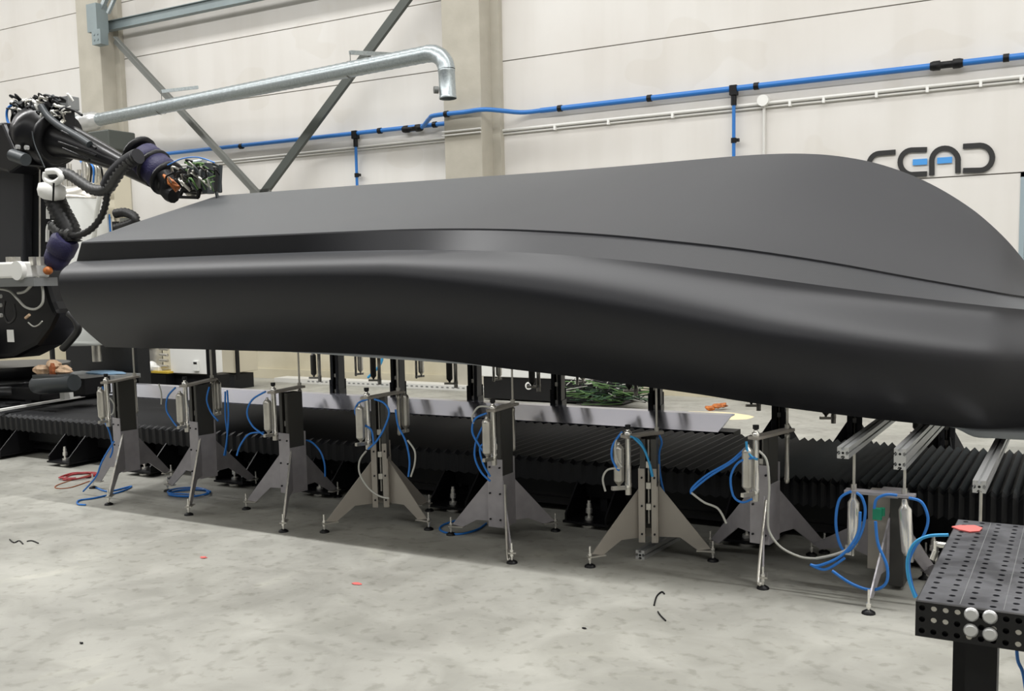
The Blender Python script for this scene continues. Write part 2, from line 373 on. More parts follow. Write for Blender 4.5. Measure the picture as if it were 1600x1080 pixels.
# wall logo
t = thing('wall_sign', 'black rounded lettering with two blue bars on the back wall', 'sign', (-1.6, 12.49, 2.9))
def LP(u, v): p = aY(1200+u/3.6, 60+v/3.6, 12.49); return p
ex, ez = 24/3.6*12.49/1567*.5*1.12, 0
def stroke(pts, name, mt='logo_black', hw=.029):
    P = [LP(*p) for p in pts]; vs = []; fs = []
    for i, p in enumerate(P):
        tv = (P[min(i+1, len(P)-1)]-P[max(i-1, 0)]).normalized(); nv = Vector((-tv.z, 0, tv.x))
        for yy in (0, -.012): vs += [p+nv*hw+Vector((0, yy, 0)), p-nv*hw+Vector((0, yy, 0))]
    for i in range(len(P)-1):
        a = i*4; b = a+4; fs += [(a+2, b+2, b+3, a+3), (a, a+1, b+1, b), (a, b, b+2, a+2), (a+1, a+3, b+3, b+1)]
    e = (len(P)-1)*4; fs += [(0, 2, 3, 1), (e, e+1, e+3, e+2)]
    return MB().add(vs, fs).build(name, mt, t)
def arc(cx, cy, rx_, ry_, a0, a1, n=14): return [(cx+rx_*math.cos(math.radians(a0+(a1-a0)*i/n)), cy-ry_*math.sin(math.radians(a0+(a1-a0)*i/n))) for i in range(n+1)]
stroke([(718, 640)]+arc(630, 715, 62, 68, 95, 265)+[(718, 782)], 'letter')
stroke([(895, 626)]+arc(812, 697, 68, 69, 95, 265)+[(895, 762)], 'letter')
stroke([(922, 771), (922, 690)]+arc(996, 688, 74, 70, 180, 0)+[(1069, 690), (1069, 758)], 'letter')
stroke([(1097, 608)]+arc(1192, 672, 70, 70, 90, -88)+[(1097, 744)], 'letter')
stroke([(815, 698), (896, 693)], 'bar', 'logo_blue', .034); stroke([(952, 689), (1036, 683)], 'bar', 'logo_blue', .034)

# ------------------------------------------------------------------ boat hull (upside down, keel on top)
YK = 6.4
#  X, keel z, half a, za, half b, zb, half bulge, half g, zg, half g2, zg2
HT = [(-6.59,2.345,1.435,1.918,1.42,1.779,1.6,1.24,1.137,1.14,1.185),(-6.3,2.344,1.435,1.915,1.422,1.779,1.603,1.243,1.136,1.143,1.176),(-6,2.343,1.435,1.912,1.423,1.781,1.607,1.247,1.137,1.147,1.166),(-5.5,2.34,1.435,1.906,1.426,1.782,1.613,1.253,1.138,1.153,1.151),(-5,2.338,1.435,1.903,1.429,1.782,1.618,1.258,1.137,1.158,1.135),
(-4.5,2.334,1.43,1.9,1.433,1.78,1.62,1.26,1.138,1.16,1.119),(-4,2.331,1.41,1.898,1.439,1.775,1.619,1.259,1.133,1.159,1.102),(-3.5,2.327,1.37,1.894,1.44,1.765,1.615,1.255,1.112,1.155,1.084),
(-3,2.326,1.29,1.876,1.44,1.744,1.61,1.25,1.07,1.15,1.063),(-2.6,2.328,1.221,1.846,1.424,1.714,1.596,1.245,1.039,1.143,1.044),(-2.3,2.331,1.165,1.815,1.396,1.684,1.576,1.239,1.01,1.133,1.027),(-2,2.333,1.1,1.776,1.36,1.648,1.55,1.23,0.98,1.12,1.007),
(-1.8,2.33,1.048,1.748,1.326,1.618,1.524,1.218,0.959,1.102,0.991),(-1.6,2.319,0.988,1.716,1.276,1.588,1.484,1.196,0.932,1.071,0.969),(-1.4,2.294,0.922,1.68,1.216,1.555,1.436,1.166,0.906,1.029,0.941),(-1.2,2.248,0.85,1.64,1.15,1.521,1.38,1.13,0.883,0.98,0.909),(-1.05,2.196,0.789,1.607,1.094,1.496,1.33,1.091,0.865,0.929,0.882),
(-0.9,2.127,0.721,1.572,1.029,1.471,1.268,1.037,0.846,0.859,0.854),(-0.75,2.038,0.65,1.538,0.957,1.447,1.198,0.972,0.827,0.78,0.829),(-0.6,1.927,0.58,1.505,0.88,1.423,1.12,0.9,0.807,0.7,0.784),(-0.5,1.834,0.534,1.483,0.826,1.408,1.064,0.847,0.797,0.646,0.724),(-0.4,1.724,0.489,1.46,0.768,1.393,1.002,0.787,0.791,0.59,0.713),
(-.3,1.589,.35,1.437,.66,1.378,.91,.72,.794,.531,.703),(-.2,1.45,.22,1.413,.55,1.361,.81,.64,.8,.471,.695),
(-.1,1.388,.04,1.386,.4,1.343,.67,.53,.81,.40,.686),(0,1.34,.02,1.338,.2,1.322,.48,.37,.82,.28,.68),(.08,1.2,.01,1.19,.03,1.18,.22,.16,.84,.12,.68),(.12,1.0,.005,1.0,.01,.99,.04,.03,.86,.02,.68)]
def hull_table(X):
    for a, b in zip(HT[:-1], HT[1:]):
        if a[0] <= X <= b[0]:
            s_ = (X-a[0])/(b[0]-a[0]); return [u+(v-u)*s_ for u, v in zip(a, b)]
def gun_z(X): return hull_table(X)[8]
def section(r):
    X, zk, ha, za, hb, zb, hc, hg, zg, h2, z2 = r
    out = [(0, zk)]
    k = min(1, max(0, (X+3.2)/2.2)); bul = -.035*k*min(1, max(0, (zk-za)/.4))           # slightly hollow forward panels
    for i in range(1, 8):
        s_ = i/8; out.append((ha*s_, zk+(za-zk)*s_+bul*math.sin(math.pi*s_)-(0)))
    kf = min(1, max(0, (X+4.2)/1.6)); st = .009*kf                                          # chine step grows forward
    out.append((ha, za)); out.append((ha+.001, za-.003-st)); out.append((hb, zb))
    # side: cubic bezier from b through the bulge to the gunwale
    kb = min(1, max(0, (X+3.6)/2.2)); fz = .76-.18*kb; zc = zb*fz+zg*(1-fz)
    p0 = (hb, zb); p3 = (hc, zc)
    c1 = (hb+(hc-hb)*(.55-.5*kb), zb-(zb-zc)*(.22+.08*kb)); c2 = (hc, zc+(zb-zc)*(.5-.15*kb))
    for i in range(1, 13):
        t_ = i/12; u = 1-t_
        out.append(tuple(u**3*p0[j]+3*u*u*t_*c1[j]+3*u*t_*t_*c2[j]+t_**3*p3[j] for j in (0, 1)))
    p4 = (hg, zg); c1 = (hc, zc-(zc-zg)*.42); c2 = (hg+(hc-hg)*.47, zg+(zc-zg)*(.28-.1*kb))
    for i in range(1, 13):
        t_ = i/12; u = 1-t_
        out.append(tuple(u**3*p3[j]+3*u*u*t_*c1[j]+3*u*t_*t_*c2[j]+t_**3*p4[j] for j in (0, 1)))
    out.append((h2, z2))
    return out
def dense(T, sub=4):
    out = []
    for i in range(len(T)-1):
        a, b, c, d = T[max(i-1, 0)], T[i], T[i+1], T[min(i+2, len(T)-1)]
        for k in range(sub):
            t_ = k/sub; h = c[0]-b[0]; row_ = [b[0]+h*t_]
            for j in range(1, len(b)):
                m0 = (c[j]-a[j])/(c[0]-a[0])*h; m1 = (d[j]-b[j])/(d[0]-b[0])*h
                row_.append(b[j]*(1+2*t_)*(1-t_)**2+m0*t_*(1-t_)**2+c[j]*t_*t_*(3-2*t_)+m1*t_*t_*(t_-1))
            out.append(tuple(row_))
    return out+[T[-1]]
HT = dense(HT)
sec = [section(r) for r in HT]; ns = len(sec[0])
def transom_x(h, z): return 0
vs = []; fs = []; row = 2*ns-1
for r, sct in zip(HT, sec):
    line = [(YK+h, z) for h, z in reversed(sct[1:])]+[(YK-h, z) for h, z in sct]
    for y, z in line: vs.append((r[0]+((max(0, 1-abs(z-1.93)/.14)*.07-max(0, 1-abs(z-1.77)/.13)*.03) if r is HT[0] and y < YK else 0), y, z))
for i in range(len(HT)-1):
    for k in range(row-1): fs.append((i*row+k, i*row+k+1, (i+1)*row+k+1, (i+1)*row+k))
hull = thing('boat_hull', 'huge black 3D printed boat hull lying upside down on pneumatic stands', 'boat', (-3.2, YK, 1.1))
mb = MB(); mb.add(vs, fs, True); sh = mb.build('shell', 'hull', hull)
me = sh.data
sharp_cols = {ns-1, ns-1+8, ns-1+9, ns-1+10, ns-1-8, ns-1-9, ns-1-10, ns-1+34, ns-1-34}
att = me.attributes.new('sharp_edge', 'BOOLEAN', 'EDGE')
vals = []
for e in me.edges:
    a, b = e.vertices; vals.append(a % row == b % row and (a % row) in sharp_cols or (a // row == b // row and a // row in (0, len(HT)-1)))
att.data.foreach_set('value', vals)
so = sh.modifiers.new('thickness', 'SOLIDIFY'); so.thickness = .012; so.offset = 1
tr = [Vector(v) for v in vs[:row]]
m = MB(); m.prism([p for p in tr], Vector((.02, 0, 0))); m.build('transom', 'hull', hull)

# ------------------------------------------------------------------ track bed with bellows
BX0, BX1, BYF, BYB, BZ = -11.5, 1.6, 5.82, 7.27, .385
t = thing('bellows_cover', 'black accordion bellows covering the long robot track under the hull', 'bellows', (-3.5, 6.6, .3))
m = MB(); x = BX0; prof = []
while x < BX1:
    f = min(1, max(0, (x+2.6)/1.2)); p = .082-.03*f; amp = .018+.01*f
    prof.append((x, 0)); prof.append((x+p*(.72-.22*f), amp)); x += p
vs = []; fs = []
for (xx, am) in prof:
    top = BZ+am; lo = .255-am*(.6)
    vs += [(xx, BYF-am*.6, lo), (xx, BYF-am*.8, top-.02), (xx, BYF+.03, top), (xx, BYB-.03, top), (xx, BYB+am*.8, top-.02), (xx, BYB+am*.6, lo)]
for i in range(len(prof)-1):
    for k in range(5): fs.append((i*6+k, (i+1)*6+k, (i+1)*6+k+1, i*6+k+1))
m.add(vs, fs); m.build('folds', 'bellows', t)
bed = thing('track_bed', 'long black steel bed frame of the robot track on levelling feet', 'machine bed', (-3.5, 6.6, 0))
m = MB().b2((BX0, 5.95, .16), (BX1, 7.2, .30)).b2((BX0, 5.93, .14), (BX1, 5.98, .28)); m.build('frame', 'dark', bed)
m = MB().b2((BX0, 6.0, .10), (BX1, 6.1, .16)).b2((BX0, 5.99, .05), (BX1, 6.03, .10)).b2((BX0, 6.9, .02), (BX1, 7.1, .16)); m.build('lower_rail', 'satin_black', bed)
feet = [aZ(*p, 0).x for p in ((8, 713), (115, 725))]+[-6.87, -5.83]+[aZ(530, 765, 0).x, aZ(701, 801, 0).x, aZ(915, 826, 0).x, -1.7, -.68, .35]
for x in feet:
    m = MB()
    for dx in (-.14, .14):
        m.prism([(x+dx, 5.98, .27), (x+dx, 5.82, .27), (x+dx, 5.63, .09), (x+dx, 5.63, .03), (x+dx, 5.98, .03)], (.012, 0, 0))
    m.b2((x-.15, 5.62, .03), (x+.16, 6.0, .045)); m.build('bracket', 'black', bed)
    b = MB().cyl((x, 5.7, .0), (x, 5.7, .015), .05).cyl((x, 5.7, .0), (x, 5.7, .17), .011).cyl((x, 5.7, .045), (x, 5.7, .065), .028, n=6).cyl((x, 5.7, .09), (x, 5.7, .12), .022, n=6).cyl((x, 5.7, .12), (x, 5.7, .15), .016, n=6)
    b.build('levelling_foot', 'chrome', bed)
for k in range(12):
    x = BX0+.5+k*1.03
    m = MB().b2((x, 5.945, .03), (x+.05, 5.99, .25)); m.build('upright', 'dark', bed)
# rear guide rail
t = thing('guide_rail', 'shiny steel guide rail along the back of the bellows', 'rail', (-5, 7.42, .4))
X1r = aY(1130, 660, 7.42).x
m = MB().prism([(BX0, 7.29, .365), (BX0, 7.29, .40), (BX0, 7.62, .485), (BX0, 7.71, .487), (BX0, 7.71, .475), (BX0, 7.62, .473), (BX0, 7.30, .385), (BX0, 7.30, .365)], (X1r-BX0, 0, 0)); m.build('rail_cover', 'rail', t)
m = MB().b2((BX0, 7.36, .30), (X1r+.1, 7.54, .395)); m.build('rail_base', 'charcoal', t)
m = MB().prism([(BX0, 7.44, .438), (BX0, 7.46, .4435), (BX0, 7.46, .4385), (BX0, 7.44, .433)], (X1r-BX0, 0, 0)); m.build('groove', 'charcoal', t)
m = MB().b2((BX0, 7.44, 0), (X1r+.1, 7.52, .34)); m.build('rail_support', 'dark', t)

# ------------------------------------------------------------------ pneumatic stands
def hose(pts, r=.006, mt='blue_hose', name='hose', parent=None, n=6):
    return MB().tube(pts, r, n, 6).build(name, mt, parent)
def bottle(c, ztop, zbot, r, parent, mt='steel'):
    h = ztop-zbot
    return MB().lathe((c[0], c[1], zbot), (c[0], c[1], ztop), [(0, .007), (.07, .009), (.1, r*.5), (.15, r*.9), (.17, r), (.18, r), (.84, r), (.86, r), (.9, r*.85), (.94, r*.5), (.96, .009), (1, .008)], 16).build('air_reservoir', mt, parent)
def cylinder(c, ztop, zbot, r, parent, mt='chrome'):
    h = ztop-zbot
    o = MB().lathe((c[0], c[1], zbot), (c[0], c[1], ztop), [(0, r*.6), (.03, r*1.15), (.10, r*1.15), (.11, r), (.88, r), (.89, r*1.2), (.96, r*1.2), (.97, r*.7), (1, r*.6)], 16).build('cylinder', mt, parent)
    return o
def stand(X, Y, zb, zt, feet, arm, label, group, rod=None, post_ang=.2, tone='plate', dark=False, sleeve_top=.55, second=False, edge=False):  # dark: shaded rear stands, shade carried by the material colours
    t = thing('support_stand', label, 'stand', (X, Y, 0), group)
    ca, sa = math.cos(post_ang), math.sin(post_ang)
    def loc(u, v): return (X+u*ca-v*sa, Y+u*sa+v*ca)
    R3 = Matrix.Rotation(post_ang, 3, 'Z')
    # inner post: steel box with a slot down the narrow front face
    PU, PV = .085, .13; m = MB(); zc_, hz_ = (zt-.012+zb+.05)/2, zt-.012-zb-.05
    for (u, v, du, dv) in ((-PU/2, 0, .006, PV), (PU/2, 0, .006, PV), (0, PV/2, PU, .006), (-.028, -PV/2, .026, .006), (.028, -PV/2, .026, .006)):
        x, y = loc(u, v); m.box((x, y, zc_), (du, dv, hz_), m=R3)
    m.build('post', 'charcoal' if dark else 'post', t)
    m = MB(); x, y = loc(0, -.03); m.cyl((x, y, zb+.1), (x, y, zt-.02), .008)
    for k in range(3): x, y = loc(0, -.04); m.box((x, y, zb+.2+k*.2*(zt-zb)), (.026, .03, .035), m=R3)
    m.build('lead_screw', 'steel', t)
    # outer sleeve: folded plate
    m = MB(); zs = zb+(sleeve_top-.13)
    for (u, v, du, dv) in ((0, PV/2+.008, PU+.02, .008), (-PU/2-.008, 0, .008, PV+.02), *(((-.033, -PV/2-.008, .03, .008), (.033, -PV/2-.008, .03, .008)) if tone != 'plate' else ((0, -PV/2-.008, PU+.02, .008),))):
        x, y = loc(u, v); m.box((x, y, (zs+zb)/2), (du, dv, zs-zb), m=R3)
    x, y = loc(PU/2+.008, 0); m.box((x, y, (zs-.1+zb)/2), (.008, PV+.02, zs-.1-zb), m=R3)
    m.build('sleeve', tone, t, bevel=.002)
    for (u, v, zz) in ((-.035, -PV/2-.012, zb+.05), (.035, -PV/2-.012, zb+.05), (-.035, -PV/2-.012, zs-.05), (.035, -PV/2-.012, zs-.05), (-.035, -PV/2-.012, (zs+zb)/2), (.035, -PV/2-.012, (zs+zb)/2)):
        x, y = loc(u, v); x2, y2 = loc(u, v-.008)
        MB().cyl((x, y, zz), (x2, y2, zz), .006, n=8).build('bolt', 'dark', t)
    # gusset legs with screw feet
    for (fx, fy) in feet:
        d = Vector((fx-X, fy-Y, 0)); Ld = d.length; u = d.normalized(); nrm = Vector((-u.y, u.x, 0))*.004
        def q(r_, z_): return Vector((X, Y, 0))+u*r_+Vector((0, 0, z_))-nrm
        r0_ = .05; Lt = Ld-.012; zl = .07
        lg = MB().prism([q(r0_, zb+.32), q(Lt, zl), q(Lt-.07, zl-.012), q(r0_+(Lt-r0_)*.42, zb+.02), q(r0_, zb+.02)], nrm*2).build('leg', tone, t)
        c = Vector((X, Y, 0))+u*(Ld-.02)
        if edge and fy < Y-.3:
            e_ = nrm.normalized()*.004; MB().bar(q(r0_+.004, zb+.322)+nrm, q(Lt+.003, zl+.002)+nrm, .012, .005, up=(0, 0, 1)).build('edge_strip', 'chrome', lg)  # bright strip added as the highlight along the bent leg edge
        m = MB().box((c.x-u.x*.02, c.y-u.y*.02, zl-.012), (.1, .045, .007), m=Matrix.Rotation(math.atan2(u.y, u.x), 3, 'Z')); m.build('foot_plate', 'steel', lg)
        m = MB().cyl((fx, fy, .012), (fx, fy, .115), .006, n=8).cyl((fx, fy, zl-.03), (fx, fy, zl-.017), .012, n=6).cyl((fx, fy, zl-.006), (fx, fy, zl+.006), .012, n=6); m.build('screw', 'chrome', lg)
        m = MB().lathe((fx, fy, 0), (fx, fy, .018), [(0, .032), (.5, .03), (1, .014)], 14); m.build('foot_pad', 'black', lg)
    # top arm plate
    (ax, ay), (bx, by) = arm; u = Vector((bx-ax, by-ay, 0)).normalized()
    a = Vector((ax, ay, zt))-u*.03; b = Vector((bx, by, zt))+u*.03
    m = MB().bar(a, b, .06, .016); m.build('top_plate', 'post' if dark else 'steel' if False else 'plate_warm', t, bevel=.002)
    nrm = Vector((-u.y, u.x, 0))
    # cylinder at the front end, reservoir beside it
    ca_ = (ax, ay)
    cylinder(ca_, zt+.04, zt-.3, .017, t, 'steel' if dark else 'chrome')
    MB().cyl((ax, ay, zt+.0), (ax, ay, zt+.05), .010).cyl((ax, ay, zt+.045), (ax, ay, zt+.065), .016).build('rod_end', 'dark', t)
    rb = Vector((ax, ay, 0))-u*.055+nrm*.015
    bottle((rb.x, rb.y), zt-.03, zt-.29, .029, t, 'post' if dark else 'steel')
    m = MB().bar((ax, ay, zt-.29), (rb.x-u.x*.05, rb.y-u.y*.05, zt-.285), .02, .02).cyl((ax, ay, zt-.33), (ax, ay, zt-.27), .018)
    m.build('valve_block', 'steel', t)
    # second cylinder at the back end
    cylinder((bx, by), zt-.01, zt-.29, .012, t, 'steel')
    if second:
        rb = Vector((bx, by, 0))+u*.045-nrm*.02
        bottle((rb.x, rb.y), zt+.0, zt-.27, .028, t, 'steel')
        MB().bar((bx, by, zt-.27), (rb.x+u.x*.03, rb.y+u.y*.03, zt-.265), .02, .02).build('valve_block', 'steel', t)
    if rod:
        MB().cyl((bx, by, zt), (bx, by, rod), .0065, n=8).cyl((bx, by, rod-.012), (bx, by, rod), .014, n=10).cyl((bx, by, zt+.004), (bx, by, zt+.03), .014, n=8).build('piston_rod', 'steel', t)
    return t
def Z0(x, y): p = aZ(x, y, 0); return (p.x, p.y)
FS = 5.2
spec = [
 # px of post bottom/top, feet px, arm ends px (on top level), rod top px y or None
 ((200, 735), (200, 592), [Z0(145.5, 763), Z0(170, 789), Z0(268, 748)], (166, 600), (210, 589), 545, 'leftmost front stand, beside the red cable coil on the floor'),
 ((320, 745), (318, 598), [Z0(262, 768), Z0(295, 805), Z0(400, 759)], (289, 603), (331, 592), 546, 'second front stand from the left, with a blue hose coil at its feet'),
 ((460, 768), (450, 610), [Z0(385, 796), Z0(443, 831), Z0(528, 777)], (427, 613), (468, 603), 549, 'third front stand from the left, its blue hose arching right'),
 ((598, 789), (595, 617), [Z0(507, 832), Z0(670, 828)], (573, 622), (622, 613), 556, 'fourth front stand from the left, crossed by a pale grey hose loop'),
 ((785, 820), (785, 636), [Z0(705, 836), Z0(800, 880), Z0(868, 830)], (770, 641), (801, 632), 572, 'fifth front stand from the left, its thin rod reaching the hull'),
 ((1015, 843), (1010, 680), [Z0(922, 886), Z0(1114, 877)], (981, 682), (1026, 676), 604, 'sixth front stand from the left, above the loose aluminium profile'),
 ((1195, 845), (1195, 676), [Z0(1110, 860), Z0(1192, 920), Z0(1288, 864)], (1181, 684), (1230, 672), 628, 'seventh front stand from the left, its blue hose looping to the left')]
STANDS = []
for i, (pb, pt, feet_, a_, b_, rt, lab) in enumerate(spec):
    B = aY(*pb, FS); T = aY(*pt, FS); X = B.x
    if i == 3: feet_.append((X+.08, FS+.42))
    if i == 5: feet_.append((X-.05, FS+.42))
    pa = aZ(a_[0], a_[1], T.z); pbk = aZ(b_[0], b_[1], T.z)
    pa.y = min(max(pa.y, FS-.26), FS-.02); pa.x = aY(a_[0], a_[1], pa.y).x
    pbk.y = max(min(pbk.y, FS+.2), FS-.04); pbk.x = aY(b_[0], b_[1], pbk.y).x
    rodz = gun_z(pbk.x)+.015 if i != 6 else gun_z(pbk.x)
    s = stand(X, FS, B.z, T.z, feet_, ((pa.x, pa.y), (pbk.x, pbk.y)), 'steel stand, '+lab, 'pneumatic stands along the front of the hull', rod=rodz, second=i in (1, 3), edge=i in (0, 1, 2), tone='plate_warm' if i in (3, 5) else 'plate', post_ang=(-.15, -.15, -.1, .5, 0, .3, -.1)[i])
    STANDS.append((s, X, B.z, T.z, pa, pbk))
# rear stands, their shade put into darker materials
rl = ['behind the left end of the rail', 'behind the fourth front stand', 'left of the black trough', 'in front of the black trough with round badge',
      'in front of the red and green cable heap', 'behind the seventh front stand', 'dark, behind the left aluminium beam', 'dark, behind the middle aluminium beam']
RS = 7.79
for i, px in enumerate((528, 622, 742, 872, 1025, 1218, 1336, 1480)):
    q = aY(px, 600, RS); X = q.x; zt = min(.93, gun_z(min(X, -.3))-.13)
    ft = [(X-.3, RS-.1), (X+.1, RS-.2), (X+.2, RS+.3)]
    stand(X, RS, .15, zt, ft, ((X-.13, RS-.12), (X+.12, RS+.14)), 'shade-coloured stand behind the bellows, '+rl[i], 'pneumatic stands behind the bellows', rod=gun_z(X)-.005 if i < 6 else None, dark=True, second=True, tone='charcoal', sleeve_top=.6)

# eighth front stand carries two beams; ninth behind the welding table
def tall_beam(X, yend, zc, h, label):
    t = thing('aluminium_beam', label, 'beam', (X, yend, zc))
    hw = .027; m = MB()
    ncell = 2 if h > .07 else 1
    # profile: core and lips leaving T-slots on every side
    pr = []
    def slot_side(p0, p1, k):
        d = (p1-p0); Lk = d.length; d.normalize(); nn = Vector((-d.y, d.x)) # inward normal (ccw polygon)
        out = []
        for j in range(k):
            c = p0+d*(Lk*(j+.5)/k)
            for (al, inn) in ((-.005, 0), (-.005, .004), (-.011, .004), (-.006, .014), (.006, .014), (.011, .004), (.005, .004), (.005, 0)): out.append(c+d*al+nn*inn)
        return out
    c0, c1, c2, c3 = Vector((-hw, -h/2)), Vector((hw, -h/2)), Vector((hw, h/2)), Vector((-hw, h/2))
    poly = [c0]+slot_side(c0, c1, 1)+[c1]+slot_side(c1, c2, ncell)+[c2]+slot_side(c2, c3, 1)+[c3]+slot_side(c3, c0, ncell)
    m.prism([(X+p.x, yend, zc+p.y) for p in poly], (0, 7.75-yend, 0)); m.build('profile', 'alu', t)
    m = MB()
    for j in range(ncell):
        zc2 = zc+(j-(ncell-1)/2)*h/ncell; m.cyl((X, yend-.001, zc2), (X, yend+.01, zc2), .006)
    m.build('core_hole', 'black', t)
    return t
def beam_at(px_end, py_end, yend, h, label):
    p = aY(px_end, py_end, yend); tall_beam(p.x, yend, p.z, h, label); return p
b1 = beam_at(1317, 708, 4.88, .055, 'leftmost slotted aluminium beam reaching out from under the bow')
b2 = beam_at(1406, 718, 4.95, .10, 'tall slotted aluminium beam in the middle of the three under the bow')
b3 = beam_at(1530, 761, 4.78, .055, 'rightmost slotted aluminium beam, ending above the welding table')
# stand eight
X8 = aY(1392, 890, 5.25).x; z8b = aY(1392, 890, 5.25).z; z8 = aY(1380, 768, 5.15).z
t = thing('support_stand', 'wide stand with two silver cylinders and a green clip, beside the welding table', 'stand', (X8, 5.25, 0), 'pneumatic stands along the front of the hull')
m = MB().b2((X8-.11, 5.22, z8b), (X8-.002, 5.32, z8-.02)); m.build('sleeve', 'plate_warm', t, bevel=.003)
m = MB().b2((X8, 5.19, .02), (X8+.07, 5.33, z8-.02)); m.build('post', 'post', t, bevel=.003)
ST8 = t
for f in (Z0(1268, 868), Z0(1357, 959), Z0(1462, 905), (X8+.1, 5.75)):
    d = Vector((f[0]-X8, f[1]-5.25, 0)); Ld = d.length; u = d.normalized(); nrm = Vector((-u.y, u.x, 0))*.004
    q = lambda r_, z_: Vector((X8, 5.25, 0))+u*r_+Vector((0, 0, z_))-nrm
    lg = MB().prism([q(.03, z8b+.3), q(Ld-.012, .07), q(Ld-.08, .055), q(.2*Ld/.4, z8b+.04), q(.03, z8b+.02)], nrm*2).build('leg', 'plate', t)
    m = MB().cyl((*f, .012), (*f, .115), .006, n=8).cyl((*f, .03), (*f, .05), .012, n=6); m.build('screw', 'chrome', lg)
    m = MB().lathe((*f, 0), (*f, .018), [(0, .032), (.5, .03), (1, .014)], 14); m.build('foot_pad', 'black', lg)
pL = aY(1334, 764, 5.1); pR = aY(1413, 774, 5.1); zz = z8
m = MB().bar((pL.x-.04, 5.1, zz), (pR.x+.05, 5.1, zz), .07, .014).b2((X8-.05, 5.1, zz-.02), (X8+.05, 5.3, zz-.006)); m.build('top_plate', 'plate', t)
MB().cyl((pL.x, 5.1, zz), (pL.x, 5.1, b1.z-.027), .0075).cyl((pL.x, 5.1, zz), (pL.x, 5.1, zz+.035), .014).build('piston_rod', 'steel', t)
MB().cyl((pR.x, 5.1, zz), (pR.x, 5.1, b2.z-.05), .0075).cyl((pR.x, 5.1, zz), (pR.x, 5.1, zz+.035), .014).build('piston_rod', 'steel', t)
MB().lathe((pL.x, 5.1, zz-.33), (pL.x, 5.1, zz-.01), [(0, .006), (.12, .008), (.14, .02), (.2, .029), (.85, .029), (.92, .014), (1, .012)]).build('air_reservoir', 'chrome', t)
MB().lathe((pR.x+.03, 5.08, zz-.35), (pR.x, 5.1, zz-.02), [(0, .008), (.16, .008), (.18, .02), (.24, .029), (.85, .031), (.92, .016), (1, .012)]).build('air_reservoir', 'chrome', t)
MB().box((pL.x-.02, 5.1, zz-.3), (.03, .03, .05)).box((pR.x+.035, 5.08, zz-.28), (.03, .03, .08)).build('valve_block', 'steel', t)
MB().box(aY(1371, 803, 5.05), (.04, .03, .055)).box(aY(1379, 800, 5.06), (.02, .02, .04)).build('hose_clip', 'green', t)
# stand nine: upper part seen behind the welding table
t = thing('support_stand', 'rightmost stand, its thin rod rising from behind the welding table', 'stand', (b3.x, 5.15, 0), 'pneumatic stands along the front of the hull')
X9 = b3.x; pr9 = aY(1532, 800, 5.1).x; z9 = .3
MB().b2((X9-.02, 5.2, .1), (X9+.06, 5.3, z9)).build('post', 'plate', t)
MB().b2((X9-.1, 5.06, z9), (X9+.15, 5.2, z9+.012)).build('top_plate', 'plate', t)
MB().cyl((pr9, 5.1, z9), (pr9, 5.1, b3.z-.027), .0075).cyl((pr9, 5.1, b3.z-.05), (pr9, 5.1, b3.z-.03), .016).build('piston_rod', 'steel', t)
for a in (.4, 2.6, 4.4):
    u = Vector((math.cos(a), math.sin(a), 0)); nrm = Vector((-u.y, u.x, 0))*.004; q = lambda r_, z_: Vector((X9+.02, 5.25, z_))+u*r_-nrm
    lg = MB().prism([q(.03, .28), q(.4, .04), q(.3, .02), q(.18, .12), q(.03, .12)], nrm*2).build('leg', 'plate', t)
    f = q(.38, 0); MB().lathe((f.x, f.y, 0), (f.x, f.y, .04), [(0, .03), (.5, .01), (1, .01)], 12).build('foot_pad', 'black', lg)

